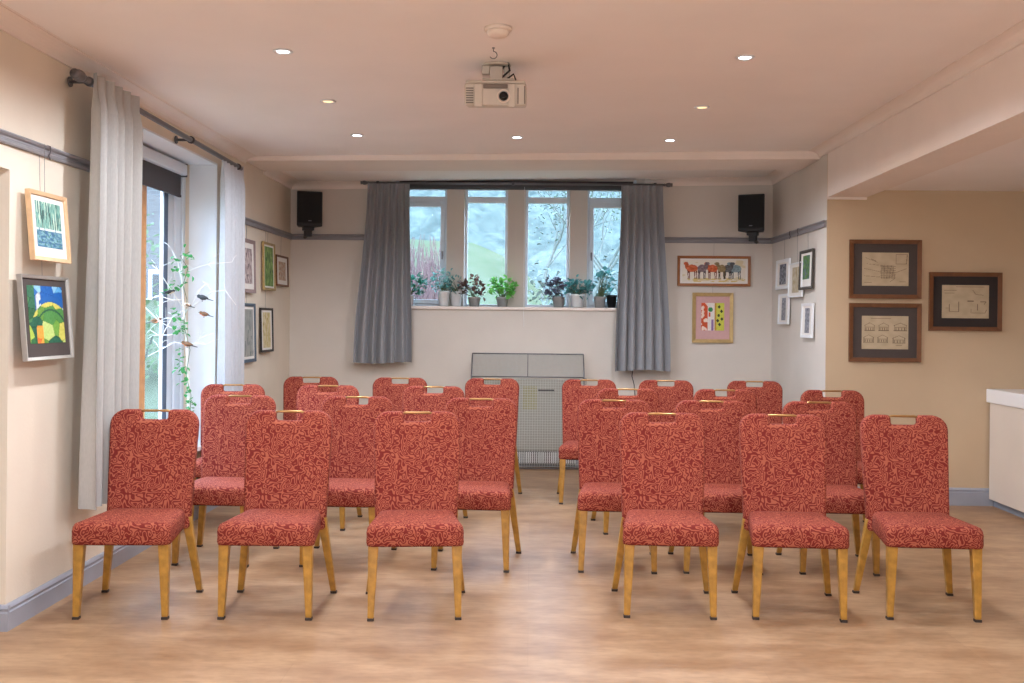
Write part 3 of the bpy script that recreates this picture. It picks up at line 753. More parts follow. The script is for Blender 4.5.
def picture(p, w, h, rz, tilt, framem, fwid, mountm, inner, fn, label, group, wire_top=None, depth=.022, nx=48, ny=36, inset=None, standoff=.004, dxm=0):
    """p = centre on the wall plane; inner = (w,h,dz) of the artwork; inset = inner slip"""
    root = empty('framed_picture', p, 0, label, 'picture', group)
    root.rotation_euler = (tilt, 0, rz) if True else None
    d = depth
    # local: faces -Y; back at y=0
    a, b = w/2, h/2
    def bar(x0, x1, z0, z1, corners):
        return corners
    m = MB()
    o = [(-a, -b), (a, -b), (a, b), (-a, b)]; i_ = [(-a + fwid, -b + fwid), (a - fwid, -b + fwid), (a - fwid, b - fwid), (-a + fwid, b - fwid)]
    for k in range(4):
        k2 = (k + 1) % 4; A, B, Cc, D = o[k], o[k2], i_[k2], i_[k]
        s0 = -standoff
        vs = [(A[0], s0, A[1]), (B[0], s0, B[1]), (Cc[0], s0, Cc[1]), (D[0], s0, D[1]), (A[0], -d, A[1]), (B[0], -d, B[1]), (Cc[0], -d*.8, Cc[1]), (D[0], -d*.8, D[1])]
        m.add(vs, [(3, 2, 1, 0), (4, 5, 6, 7), (0, 1, 5, 4), (1, 2, 6, 5), (2, 3, 7, 6), (3, 0, 4, 7)])
    m.build('frame', framem, root, .002)
    iw, ih, dz = inner
    mw, mh = a - fwid + .002, b - fwid + .002
    MB().box(-mw, mw, -d*.55, -standoff, -mh, mh).build('mount', mountm, root)
    y = -d*.55 - .0015
    if inset:
        MB().box(-iw/2 - inset[0], iw/2 + inset[0], y - .0005, y + .001, dz - ih/2 - inset[0], dz + ih/2 + inset[0]).build('inner_slip', inset[1], root)
        y -= .002
    art_mesh('artwork', iw, ih, nx, ny, fn, root, y, dxm, dz)
    if wire_top:
        wt_ = wire_top - p[2]
        m = MB().tube([(0, -standoff, b*.7), (0, -standoff*.5, b + .01), (0, .0 - .008 + (.0 if not tilt else 0), wt_)], .0012, 5)
        o_ = m.build('hanging_wire', M['wire'], root)
        if tilt: o_.rotation_euler = (-tilt*.5, 0, 0)
    return root
def S(*c): return tuple(v/255 for v in c)
def nz2(u, v, s, k=0): return noise.noise(Vector((u*s, v*s, k)))
def forest_art(u, v):
    if .37 < v < .41 and nz2(u, 0, 14) > -.25: return S(214, 224, 220)
    if v > .41:
        n = nz2(u, v*.10, 22, 5)
        if n > .22: return S(62, 92, 88)
        if n < -.26: return S(206, 220, 200)
        c0, c1 = S(92, 146, 138), S(164, 198, 176); t = .5 + nz2(u*3, v, 10, 1)
    else:
        c0, c1 = S(62, 104, 140), S(140, 178, 186); t = .5 + 1.2*nz2(u + .6*v, v*3, 8, 1)
        if nz2(u*1.4, v*2.4, 13, 7) > .3: return S(70, 120, 110)
    t = max(0, min(1, t))
    return tuple(a + (b - a)*t for a, b in zip(c0, c1))
def cubist_art(u, v):
    d_, P = noise.voronoi(Vector((u*3.4 + .5*v, v*3.9 - .4*u, .35))); c0 = P[0]
    k = int(abs(sin(c0.x*12.9 + c0.y*78.2)*437.5)*9) % 9
    arc_ = (u - .62)**2 + (v - .12)**2
    if arc_ > .36 and .36 + .14*u < v:
        pal = [S(66, 128, 196), S(104, 168, 214), S(150, 196, 224), S(40, 96, 172), S(206, 214, 216), S(84, 152, 206), S(228, 226, 220), S(52, 110, 180), S(120, 178, 190)]
        if u < .2: pal = [S(70, 120, 70), S(96, 146, 78), S(120, 168, 120), S(52, 96, 62), S(104, 160, 190), S(80, 130, 80), S(110, 160, 90), S(60, 110, 80), S(90, 150, 200)]
        if .30 < arc_ - .1 < .38 and u > .3: return S(46, 100, 172)
    else:
        pal = [S(120, 166, 66), S(176, 196, 74), S(60, 116, 66), S(206, 200, 92), S(86, 140, 70), S(44, 96, 72), S(190, 208, 120), S(110, 150, 60), S(70, 124, 76)]
        if abs(u - .28) < .09 and v < .3: pal = [S(216, 110, 50)]*5 + [S(232, 160, 60)]*4
        if .2 < arc_ < .23: return S(40, 86, 66)
    c = pal[k]; n = nz2(u, v, 24)*.05
    if d_[1] - d_[0] < .02: n -= .12
    return tuple(x + n for x in c)
def horses_art(u, v):
    c = S(234, 224, 208); x = u*3.4                       # picture is about 3.4 times wider than tall
    hs = ((.52, .30, (196, 96, 52), -1), (1.06, .24, (128, 108, 112), 1), (1.62, .28, (204, 100, 56), -1), (2.12, .22, (150, 128, 88), -1), (2.44, .22, (92, 92, 92), 1), (2.88, .30, (138, 154, 158), -1))
    for cx, r, col, d in hs:
        q = tuple(k/255 + .16*nz2(u, v, 30, cx) for k in col); e = .12*nz2(u, v, 22, cx)
        if ((x - cx)/r)**2 + ((v - .62)/.17)**2 < 1 + e: return q
        hx = cx + d*r*.95
        if ((x - hx)/.10)**2 + ((v - .74)/.17)**2 < 1 + e: return tuple(k*.92 for k in q)
        if ((x - hx - d*.07)/.11)**2 + ((v - .84)/.07)**2 < 1 + e: return q
        if .14 < v < .56:
            for lx in (-.75, -.48, .45, .76):
                if abs(x - cx - lx*r + .05*d*(.5 - v)) < .022 + .012*(v > .4): return tuple(k*.62 for k in q)
    if v < .18 and nz2(u, v, 12, 8) > .1: return S(214, 190, 120)
    if nz2(u, v, 5, 2) > .32: return S(222, 206, 168)
    return c
def abstract_art(u, v):
    if u < .28: c = S(206, 88, 48) if nz2(u, v, 7, 1) > -.12 else S(236, 214, 196)
    elif u < .58:
        c = S(232, 222, 214)
        if (u - .40)**2 + (v - .76)**2*1.6 < .012: c = S(70, 140, 84)
        if abs(u - .5) < .05 and v < .4: c = S(140, 110, 160)
        if abs(u - .36) < .04 and .5 < v < .66: c = S(206, 96, 56)
    elif u < .66: c = S(196, 150, 60)
    else:
        c = S(206, 206, 80)
        for a, b in ((.78, .86), (.88, .7), (.76, .55), (.9, .42), (.8, .22), (.72, .36)):
            if (u - a)**2 + (v - b)**2 < .0028: c = S(66, 74, 46)
    return tuple(x + .05*nz2(u, v, 20) for x in c)
def wash(c0, c1, s, k, c2=None, thr=.2):
    c0, c1 = S(*c0), S(*c1)
    def f(u, v):
        t = max(0, min(1, .5 + .9*nz2(u, v, s, k)))
        if c2 and nz2(u*1.3, v*.7, s*1.6, k + 4) > thr: return S(*c2)
        return tuple(a + (b - a)*t for a, b in zip(c0, c1))
    return f
# two pictures on the left wall, hung from the rail and leaning forward
def wall_pic(x, px0, px1, y0t, y0b, y1t, y1b):
    A, B = onX(px0, (y0t + y0b)/2, x), onX(px1, (y1t + y1b)/2, x)
    zt = (onX(px0, y0t, x).z + onX(px1, y1t, x).z)/2; zb = (onX(px0, y0b, x).z + onX(px1, y1b, x).z)/2
    return (A.y + B.y)/2, abs(B.y - A.y), (zt + zb)/2, zt - zb
G1 = 'pictures hung on the left wall'
yc, w, zc, h = wall_pic(XL + .045, 28.5, 65.6, 187, 260, 199.3, 264.5)
picture((XL + .034, yc, zc), w, h, pi/2, -R(5), M['palewood'], .02, M['whitemount'], (w*.68, h*.66, .01), forest_art, 'pale wood framed woodland painting on left wall, above the cubist landscape', G1, RZ1, .03, 72, 60)
yc, w, zc, h = wall_pic(XL + .045, 20.2, 67.5, 273, 361, 279, 359)
picture((XL + .036, yc, zc), w, h, pi/2, -R(5), M['silver'], .016, M['darkmount'], (w*.74, h*.68, .015), cubist_art, 'silver framed cubist landscape in blues and greens on left wall, below the woodland painting', G1, RZ1, .03, 72, 72)
GL = 'pictures on the far left wall section'
def LP(px0, px1, a, b, c_, d, fm, fw, mm, inner, fn, label, tilt=-R(1.5), wire=True, x=XL, rz=pi/2, g=GL, depth=.024, dz=0):
    s = 1 if x < 0 else -1
    yc, w, zc, h = wall_pic(x + s*.02, px0, px1, a, b, c_, d)
    picture((x + s*.008, yc, zc), w, h, rz, tilt, fm, fw, mm, (w*inner[0], h*inner[1], dz), fn, label, g, RZ1 if wire else None, depth, 30, 30)
LP(240, 254.5, 237, 292, 241, 293.6, M['pinkgrey'], .03, M['whitemount'], (.62, .66), wash((170, 150, 146), (206, 190, 182), 6, 1, (120, 104, 104)), 'pink grey framed print partly behind the far side curtain, upper picture')
LP(263, 274.3, 241, 291, 244.5, 290, M['gold'], .022, M['whitemount'], (.74, .82), wash((96, 130, 66), (150, 176, 96), 6, 2, (70, 104, 60)), 'gold framed green landscape, upper middle picture on far left wall')
LP(276, 287.5, 254, 286, 257.6, 287, M['brownwood'], .018, M['whitemount'], (.6, .6), wash((206, 196, 176), (190, 150, 120), 7, 3, (150, 110, 90), .3), 'small brown framed sketch nearest the back corner on far left wall')
LP(240, 254.8, 303, 364, 303.5, 361, M['bluegrey'], .026, M['whitemount'], (.74, .8), wash((136, 138, 134), (170, 170, 162), 5, 4, (110, 118, 118), .3), 'blue grey framed picture low on far left wall, partly behind the curtain')
LP(260.5, 272.3, 307.4, 353.4, 308.5, 350.7, M['blackframe'], .02, M['whitemount'], (.62, .8), wash((226, 214, 186), (204, 186, 120), 6, 5, (176, 150, 70), .3), 'black framed pale flower study, lower right picture on far left wall')
GR = 'pictures on the right wall section'
RP = lambda *a, **k: LP(*a, x=XR, rz=-pi/2, g=GR, **k)
RP(776.8, 789.6, 260.5, 289, 258.5, 289.6, M['white'], .028, M['whitemount'], (.5, .68), wash((90, 92, 100), (170, 172, 180), 6, 6, (60, 62, 74), .25), 'white framed grey print, upper picture nearest the back corner on right wall')
RP(789.2, 802.8, 263.5, 296, 262, 298.6, M['white'], .012, M['whitemount'], (.5, .74), wash((206, 196, 170), (170, 150, 110), 6, 7, (190, 176, 150), .2), 'pale unframed looking print between the grey print and the dark framed landscape', wire=True)
RP(800.2, 813, 251, 289.3, 249, 289.8, M['darkgreyframe'], .024, M['whitemount'], (.52, .6), wash((70, 110, 60), (120, 150, 90), 6, 8, (90, 96, 150), .28), 'dark framed green landscape, nearest the alcove corner on right wall', dz=.02)
RP(779, 789, 294.5, 324, 293.4, 324.6, M['white'], .02, M['whitemount'], (.4, .74), wash((100, 100, 106), (180, 180, 184), 9, 9), 'narrow white framed print below the upper grey print on right wall', wire=False)
RP(802, 813, 304, 337.6, 302.6, 338.2, M['white'], .022, M['whitemount'], (.4, .72), wash((96, 96, 104), (176, 176, 182), 9, 10), 'white framed grey print below the dark framed landscape on right wall', wire=False)
def BP(px0, px1, py0, py1, Y, *a, **k):
    A, B = onY(px0, py1, Y - .01), onY(px1, py0, Y - .01)
    B2 = onY(px0, py0, Y - .01); A2 = onY(px1, py1, Y - .01)
    w = B.x - A.x; h = ((B.z + B2.z) - (A.z + A2.z))/2
    return ((A.x + B.x)/2, Y - .004, (A.z + B.z + A2.z + B2.z)/4), w, h
p, w, h = BP(677, 750.5, 256, 286.3, YB)
picture(p, w, h, 0, R(0), M['tealwood'], .026, M['whitemount'], (w*.86, h*.72, 0), horses_art, 'long wood framed painting of a row of standing horses on back wall', 'pictures on the back wall', RZ1, .026, 150, 44)
p, w, h = BP(691.8, 733.2, 292.8, 342.8, YB)
picture(p, w, h, 0, 0, M['gold'], .034, M['pinkmount'], (w*.56, h*.55, .01), abstract_art, 'gold framed abstract with red and yellow bands on pink mount, below the horses', 'pictures on the back wall', p[2] + h/2 + .06, .026, 50, 50, (.0, M['pinkmount']))
rnd = random.Random(31)
plan1 = []
for k in range(9): plan1.append((.42 + .035*k, .22, .42 + .03*k, .62, .006))
for k in range(7): plan1.append((.4, .25 + .055*k, .72, .24 + .058*k, .006))
plan1 += [(.73, .66, .95, .66, .006), (.95, .66, .97, .95, .006), (.97, .95, .73, .95, .006), (.73, .95, .73, .66, .006), (.05, .52, .40, .42, .005), (.05, .3, .42, .26, .005), (.08, .84, .34, .7, .004), (.2, .8, .3, .74, .008), (.72, .4, .95, .52, .005), (.06, .1, .2, .1, .006), (.8, .12, .94, .12, .006), (.8, .18, .9, .18, .004), (.1, .66, .5, .6, .004), (.6, .12, .7, .22, .005)]
elev = [(.2, .92, .62, .92, .006), (.1, .88, .4, .88, .004)]
for cx, cz in ((.17, .66), (.47, .66), (.83, .66), (.15, .3), (.45, .3), (.8, .28)):
    s = .11 if cx < .7 else .14
    elev += [(cx - s, cz - .1, cx + s, cz - .1, .007), (cx - s*.9, cz - .1, cx - s*.9, cz + .06, .006), (cx + s*.9, cz - .1, cx + s*.9, cz + .06, .006), (cx - s, cz + .05, cx, cz + .13, .006), (cx, cz + .13, cx + s, cz + .05, .006), (cx - s*.9, cz, cx + s*.9, cz, .005)]
    for k in range(4): elev.append((cx - s*.7 + s*.45*k, cz - .08, cx - s*.7 + s*.45*k, cz - .02, .009))
    elev.append((cx - .06, cz - .17, cx + .06, cz - .17, .004))
plan2 = [(.3, .95, .9, .95, .005), (.05, .84, .3, .84, .005), (.06, .76, .26, .76, .006), (.08, .68, .34, .68, .004), (.22, .5, .36, .5, .005), (.36, .5, .36, .2, .006), (.36, .2, .16, .2, .006), (.16, .2, .16, .42, .006), (.56, .52, .66, .52, .02), (.66, .84, .72, .72, .006), (.72, .72, .88, .7, .006), (.64, .16, .92, .16, .007), (.92, .16, .95, .26, .006), (.76, .24, .76, .42, .007), (.82, .5, .94, .5, .006), (.94, .5, .9, .42, .006), (.62, .16, .62, .28, .005), (.08, .3, .14, .3, .004)]
for (x0_, x1_, y0_, y1_, st_, mm, lab) in ((848.6, 921.3, 239.9, 298.7, plan1, M['darkmount'], 'brown framed site plan drawing on alcove wall, above the elevations drawing'),
                                       (848.2, 921, 303.2, 361.9, elev, M['darkmount'], 'brown framed drawing of six building elevations on alcove wall, below the site plan'),
                                       (928.2, 1001.6, 272.4, 331, plan2, M['blackmount'], 'brown framed faint plan drawing on alcove wall, set apart on the right')):
    p, w, h = BP(x0_, x1_, y0_, y1_, YA)
    picture(p, w, h, 0, 0, M['brownwood'], .032, mm, (w*.645, h*.565, 0), lines_art(st_, (190, 172, 142), (118, 100, 80)), lab, 'framed building drawings on the alcove wall', None, .026, 120, 84)
# rail hooks and fixing screws
def hook(p, n, label):
    o = empty('picture_hook', p, atan2(n[0], -n[1]) if True else 0, label, 'hook', 'picture rail hooks')
    MB().tube([(0, -.004, .035), (0, -.018, .056), (0, -.030, .052), (0, -.032, .03), (0, -.024, .006), (0, -.03, -.012)], .0032, 6).build('hook_wire', M['darkmetal'], o)
hk = onX(44, 150, XL)
hook((XL, hk.y, RZ0), (1, 0, 0), 'dark rail hook above the pale framed woodland painting')
for px in (793, 801):
    q = onX(px, 235, XR); hook((XR, q.y, RZ0), (-1, 0, 0), 'rail hook on right wall above the %s' % ('white prints' if px < 800 else 'dark framed landscape'))

# ---------------------------------------------------------------- speakers
def speaker(px0, px1, py0, py1, pybr, rz, label):
    Y = YB - .26
    A, B = onY(px0, py1, Y), onY(px1, py0, Y); w, h = (B.x - A.x)*1.0, B.z - A.z
    t = empty('wall_speaker', ((A.x + B.x)/2, Y, A.z), rz, label, 'speaker', 'black wall speakers')
    d = .20
    a = w/2
    MB().hexa([(-a, -d*.3, 0), (a, -d*.3, 0), (a*.66, d*.6, 0), (-a*.66, d*.6, 0)], [(-a, -d*.3, h), (a, -d*.3, h), (a*.66, d*.6, h), (-a*.66, d*.6, h)]).build('cabinet', M['black'], t, .008, 3)
    MB().box(-a + .012, a - .012, -d*.3 - .012, -d*.3 - .001, .03, h - .012).build('grille', M['grille'], t, .008, 3)
    MB().box(-.014, .014, -d*.3 - .016, -d*.3 - .011, .045, .053).build('badge', M['steel'], t)
    zb = onY(px0, pybr, YB).z - A.z
    MB().box(-.05, .05, -.02, .06, -.035, .0).box(-.035, .035, .0, .06, -.09, -.03).tube([(0, .03, -.06), (0, .2, -.085)], .018, 8).build('bracket', M['black'], t, .004)
    return t
speaker(295.8, 321.6, 192, 226.5, 236, R(22), 'black loudspeaker above the rail in the left back corner')
speaker(739, 766, 195, 231.5, 240, -R(24), 'black loudspeaker above the rail in the right back corner')

# ---------------------------------------------------------------- ceiling fittings
def downlight(px, py, warm, label, spec=.0):
    x, y = onZ(px, py, 2.735)[:2]; q = onZ(px, py, ceil_z(x)); x, y, z = q
    t = empty('downlight', (x, y, z), 0, label, 'light', 'recessed ceiling downlights')
    MB().lathe([(.030, .0), (.047, .0), (.050, -.003), (.046, -.007), (.034, -.006), (.030, 0)], (0, 0, 0), 24).build('rim', M['white'], t)
    MB().lathe([(.031, -.001), (.030, -.004), (.0, -.0045)], (0, 0, 0), 20).build('lamp_face', M['ledwarm'] if warm else M['led'], t)
    l = bpy.data.lights.new('downlight_beam', 'SPOT'); l.energy = (74 if py < 120 else 66) if not warm else 66; l.spot_size = R(166); l.spot_blend = .5; l.shadow_soft_size = .045
    l.color = (1, .84, .66) if warm else (1, .98, .95)
    o = bpy.data.objects.new('downlight_beam', l); C.objects.link(o); o.location = (0, 0, -.02); o.parent = t
    return t
for px, py, warm, lb in ((283, 51, 0, 'white downlight nearest the camera on the left'), (745, 57, 0, 'white downlight nearest the camera on the right'),
                     (328, 101, 1, 'amber downlight in the middle of the left line'), (702, 107, 1, 'amber downlight in the middle of the right line'),
                     (357, 135, 0, 'white downlight at the left near the cross beam'), (517, 137, 0, 'white downlight at the centre near the cross beam'), (670, 140, 0, 'white downlight at the right near the cross beam')):
    downlight(px, py, warm, lb)
# more of the same lamps over the part of the room behind the viewpoint
for x, y in ((-1.27, 3.95), (1.07, 3.95), (-1.27, 2.6), (1.07, 2.6), (-1.27, .6), (1.07, .6), (-.1, -1.2), (4.2, 5.5), (4.2, 2.6)):
    l = bpy.data.lights.new('room_lamp', 'SPOT'); l.energy = 84 if x < 3 else 20; l.spot_size = R(166); l.spot_blend = .5; l.shadow_soft_size = .07; l.color = (1, .97, .93)
    o = bpy.data.objects.new('room_lamp', l); C.objects.link(o); o.location = (x, y, (ceil_z(x) if x < 3 else 2.435) - .03)
l = bpy.data.lights.new('bounce_fill', 'AREA'); l.energy = 105; l.size = 1.2; l.color = (1, .96, .91)  # added fill behind the viewpoint, aimed up to brighten the ceiling
o = bpy.data.objects.new('bounce_fill', l); C.objects.link(o); o.location = (0, -1.9, .8); o.rotation_euler = Vector((0, .58, .82)).to_track_quat('-Z', 'Y').to_euler()
# smoke detector
q = onZ(498, 27, 2.735)
sd = empty('smoke_detector', (q.x, q.y, ceil_z(q.x)), 0, 'round ivory smoke detector on the ceiling above the projector', 'detector')
MB().lathe([(.064, .0), (.064, -.012), (.060, -.016), (.0, -.016)], (0, 0, 0), 28).build('base', M['detector'], sd)
MB().lathe([(.050, -.016), (.052, -.022), (.050, -.032), (.036, -.042), (.0, -.044)], (0, 0, 0), 28).build('sensor_head', M['detector'], sd)
# projector hanging on a ceiling mount
PY = 5.42
pc = onY(495.5, 90, PY - .12)
pj = empty('projector', (pc.x, PY, pc.z), 0, 'beige ceiling projector with dark round lens on a metal mount', 'projector')
a, bh, dd = .158, .066, .125
def tl(m):   # tip the lens end down
    mt = Matrix.Rotation(R(9), 3, 'X')
    m.v = [tuple(mt @ Vector(v)) for v in m.v]; return m
tl(MB().box(-a, a, -dd, dd, -bh + .006, bh - .012)).build('body', M['projector'], pj, .012, 3)
tl(MB().box(-a + .006, a - .006, -dd - .002, dd - .01, bh - .014, bh)).build('base_tray', M['projector'], pj, .006)
tl(MB().box(-.062, .062, -dd - .008, -dd + .004, bh - .040, bh - .018)).build('adjuster_slot', M['projdark'], pj, .003)
tl(MB().box(-.108, -.066, -dd - .010, -dd + .01, -bh + .0, bh - .016).box(.066, .100, -dd - .010, -dd + .01, -bh + .0, bh - .016)).build('strap_plate', M['projector'], pj, .004)
lensm = Matrix.Rotation(R(90), 3, 'X')
tl(MB().lathe([(.034, 0), (.034, .014), (.026, .016), (.026, .004), (0, .004)], (.042, -dd, -.012), 24, lensm)).build('lens_ring', M['detector'], pj)
tl(MB().lathe([(.024, .0), (.022, .012), (.0, .014)], (.042, -dd, -.012), 24, lensm)).build('lens', M['lens'], pj)
m = MB()
for k in range(7): m.box(-.150, -.112, -dd - .004, -dd + .002, -.048 + .012*k, -.042 + .012*k)
tl(m).build('vent', M['projdark'], pj)
tl(MB().box(.112, .118, -dd - .004, -dd + .002, -.05, .03).box(.146, .152, -dd - .004, -dd + .002, -.05, .04)).build('panel_seam', M['projdark'], pj)
czp = ceil_z(pc.x) - pc.z
m = MB().box(-.032, .032, -.04, .05, bh + .012, bh + .075).box(-.07, .09, -.05, .05, bh, bh + .012).box(-.075, -.035, -.02, .02, bh + .04, bh + .085).box(.04, .07, -.015, .02, bh + .02, bh + .075)
m.tube([(0, 0, bh + .06), (0, 0, czp)], .019, 12).tube([(0, 0, czp - .012), (0, 0, czp - .002)], .075, 20)
m.build('mount', M['projector'], pj, .003)
m = MB().tube([(.03, -.03, bh + .02), (.07, -.05, bh + .05), (.06, -.03, bh + .1), (.03, .0, czp - .02)], .006, 6).tube([(.05, -.04, bh + .005), (.09, -.06, bh + .03), (.10, -.02, bh + .01)], .005, 6)
m.build('cable', M['black'], pj)
hq = onZ(493.5, 47, 2.735); hq.z = ceil_z(hq.x)
ch = empty('ceiling_hook', hq, 0, 'small open wire hook screwed into the ceiling just above the projector', 'hook')
pts = [Vector((.0 + .018*cos(R(an)), 0, -.036 + .018*sin(R(an)))) for an in range(-150, 91, 24)] + [Vector((.001, 0, -.008)), Vector((0, 0, 0))]
MB().tube(pts, .0024, 6).build('hook_wire', M['steel'], ch); MB().lathe([(.007, -.004), (.007, 0), (0, 0)], (0, 0, 0), 12).build('collar', M['steel'], ch)

# ---------------------------------------------------------------- heater behind its wire guard
GX0, GX1, GY = -.556, .500, YB - .20
ht = empty('heater', (-.03, YB - .02, 0), 0, 'pale wall heater with lower vent, behind the wire guard under the window', 'heater')
MB().box(-.46, .46, -.13, 0, .17, .84).build('casing', M['heater'], ht, .012, 3)
m = MB()
for k in range(46): m.box(-.45 + .02*k, -.44 + .02*k, -.136, -.11, .055, .155)
m.build('vent_grille', M['white'], ht)
MB().box(-.46, .46, -.115, 0, .03, .17).build('base', M['heatergrey'], ht)
MB().box(-.04, .09, -.134, -.129, .56, .78).build('control_panel', M['yellow'], ht, .01)
gd = empty('heater_guard', ((GX0 + GX1)/2, GY, 0), 0, 'wire mesh guard with sloping top round the heater under the window', 'guard')
hw = (GX1 - GX0)/2; zf, zbk = .868, 1.078
m = MB(); r_ = .0016
n_ = 44
for k in range(n_ + 1):
    x = -hw + 2*hw*k/n_; m.tube([(x, 0, .02), (x, 0, zf)], r_, 4, False)
for k in range(36): z = .03 + (zf - .03)*k/35; m.tube([(-hw, 0, z), (hw, 0, z)], r_, 4, False)
m.build('front_mesh', M['meshwire'], gd)
m = MB()
for k in range(2*n_ + 1):
    x = -hw + hw*k/n_; m.tube([(x, 0, zf), (x, .085, zf + .13), (x, .19, zbk)], r_, 4, False)
for k in range(19):
    t = k/18; y = .19*t; z = zf + (zbk - zf)*t + .03*sin(pi*t)*.8; m.tube([(-hw, y, z), (hw, y, z)], r_, 4, False)
m.build('sloping_top_mesh', M['meshwire'], gd)
for s in (-1, 1):
    m = MB()
    for k in range(8): y = .19*k/7; m.tube([(s*hw, y, .02), (s*hw, y, zf + (zbk - zf)*k/7)], r_, 4, False)
    for k in range(24): z = .03 + .036*k; m.tube([(s*hw, 0, z), (s*hw, .19, z)], r_, 4, False)
    m.build('side_mesh', M['meshwire'], gd)
fr = MB()
for s in (-1, 1): fr.tube([(s*hw, 0, 0), (s*hw, 0, zf), (s*hw, .085, zf + .13), (s*hw, .19, zbk)], .006, 6).tube([(s*hw, 0, .008), (s*hw, .19, .008)], .005, 6)
fr.tube([(-hw, .19, zbk), (hw, .19, zbk)], .006, 6).tube([(-hw, 0, zf), (hw, 0, zf)], .005, 6).tube([(-hw, 0, .012), (hw, 0, .012)], .006, 6)
fr.tube([(0, .19, zbk), (0, .085, zf + .13), (0, 0, zf)], .004, 6)
fr.build('guard_frame', M['steel'], gd)
MB().tube([(.10, -.01, .745), (.25, -.01, .745)], .007, 6).build('latch', M['darkmetal'], gd)
m = MB().tube([(hw + .005, .03, .80), (hw + .02, .03, .80), (hw + .02, .03, .86), (hw + .005, .03, .86)], .004, 6).build('catch', M['steel'], gd)
# loose cable under the right curtain
q0, q1 = onY(633, 368, YB - .012), onY(634, 384, YB - .012)
cb = MB().tube([q0 + Vector((0, 0, .05)), q0, q0*.5 + q1*.5 + Vector((-.015, 0, 0)), q1, Vector((q1.x + .02, q1.y, .6)), Vector((q1.x + .02, q1.y, .12))], .004, 6)
tag(cb.build('wall_cable', M['black']), 'thin black cable dangling below the right grey curtain', 'cable')

# ---------------------------------------------------------------- counter
ct = empty('counter', (3.525, 6.0, 0), 0, 'ivory counter with thick white top against the alcove wall', 'counter')
MB().box(.02, .62, -2.4, YA - 6.0 - .026, .055, .80).build('carcass', M['laminate'], ct, .003)
MB().box(0, .66, -2.42, YA - 6.0 - .004, .80, .905).build('worktop', M['worktop'], ct, .006)
MB().box(.055, .60, -2.36, YA - 6.0 - .026, 0, .055).build('plinth', M['kick'], ct)

# ---------------------------------------------------------------- white branch tree with ivy and birds
tx, ty = XL - .10, 7.12
tx = onY(187, 350, ty).x
tr = empty('branch_tree', (tx, ty, WZ0 + .004), 0, 'white painted twig tree standing in the side window recess', 'tree ornament')
rnd = random.Random(77)
MB().lathe([(.06, 0), (.065, .004), (.085, .14), (.088, .15), (.078, .15), (.076, .13), (0, .13)], (0, 0, 0), 20).build('pot', M['potwhite'], tr)
tb = MB(); Z0 = WZ0
def tp(px, py, dy=0): q = onY(px, py, ty + dy); return Vector((q.x - tx, dy, q.z - WZ0 - .004))
tb.tube([(0, 0, .12), tp(189, 420), tp(188, 370), tp(186, 330), tp(183, 300), tp(181, 270), tp(183, 254)], [.012, .011, .009, .008, .006, .004, .002], 8)
tb.build('trunk', M['branchwhite'], tr)
twigs = [([(184, 316), (176, 330), (160, 322), (138, 300)], .02), ([(182, 306), (168, 285), (158, 270), (152, 265)], -.06), ([(181, 292), (190, 270), (208, 264), (232, 262)], -.05),
         ([(184, 312), (196, 304), (212, 292), (225, 290), (236, 305)], -.08), ([(186, 330), (170, 335), (158, 335), (150, 330)], .06), ([(187, 345), (175, 342), (160, 350), (148, 356)], .05),
         ([(183, 300), (172, 300), (160, 296), (143, 300), (137, 308)], -.04), ([(184, 315), (192, 303), (200, 290)], -.1), ([(181, 280), (178, 262), (172, 250)], .03), ([(187, 345), (196, 343), (206, 345)], -.07),
         ([(186, 335), (176, 320), (166, 318)], -.02), ([(187, 350), (200, 338), (214, 333)], .02), ([(184, 310), (172, 318), (164, 332), (160, 345)], -.05)]
tw = MB()
for pts, dy in twigs:
    P3 = [tp(x, y, dy*i/(len(pts) - 1)) for i, (x, y) in enumerate(pts)]
    tw.tube(P3, [.0045 - .0028*i/(len(pts) - 1) for i in range(len(pts))], 5)
    for k in range(3):
        b = P3[rnd.randint(1, len(P3) - 1)]; d = Vector((rnd.uniform(-1, 1), rnd.uniform(-.3, .3), rnd.uniform(-.4, 1))).normalized()*rnd.uniform(.05, .11)
        tw.tube([b, b + d*.5 + Vector((0, 0, .01)), b + d], [.002, .0016, .001], 4)
tw.build('twig', M['branchwhite'], tr)
iv, vine = MB(), MB()
vp = [tp(190, 418, -.02), tp(191, 395, -.03), tp(186, 375, -.02), tp(190, 350, -.03), tp(184, 325, -.03), tp(187, 300, -.03), tp(183, 285, -.03), tp(188, 268, -.04), tp(180, 256, -.03), tp(190, 252, -.04)]
vine.tube(vp, .002, 5, False)
for cx_, cy_, n_, sp_ in ((176, 258, 5, .02), (177, 268, 4, .015), (188, 254, 9, .028), (187, 272, 8, .022), (186, 284, 3, .01), (175, 288, 8, .022), (166, 292, 5, .02), (176, 311, 9, .022), (176, 331, 6, .018), (186, 323, 7, .02), (184, 333, 6, .016), (182, 352, 5, .02), (183, 363, 10, .024), (180, 372, 8, .022), (186, 380, 8, .022), (190, 392, 7, .02), (191, 402, 6, .016), (189, 410, 6, .018), (190, 420, 8, .02), (191, 430, 8, .02)):
    c_ = tp(cx_, cy_, -.03)
    for k in range(n_):
        leaf(iv, c_ + Vector((rnd.gauss(0, sp_*.7), rnd.gauss(0, .015), rnd.gauss(0, sp_))), Vector((rnd.uniform(-1, 1), rnd.uniform(-1, .2), rnd.uniform(-1, .5))), rnd.uniform(.028, .042), rnd, .95)
ig = empty('ivy_garland', (tx, ty, WZ0 + .004), 0, 'green ivy garland trailing down the white twig tree', 'ivy')
iv.build('foliage', M['leaf_ivy'], ig); vine.build('vine', M['stem'], ig)
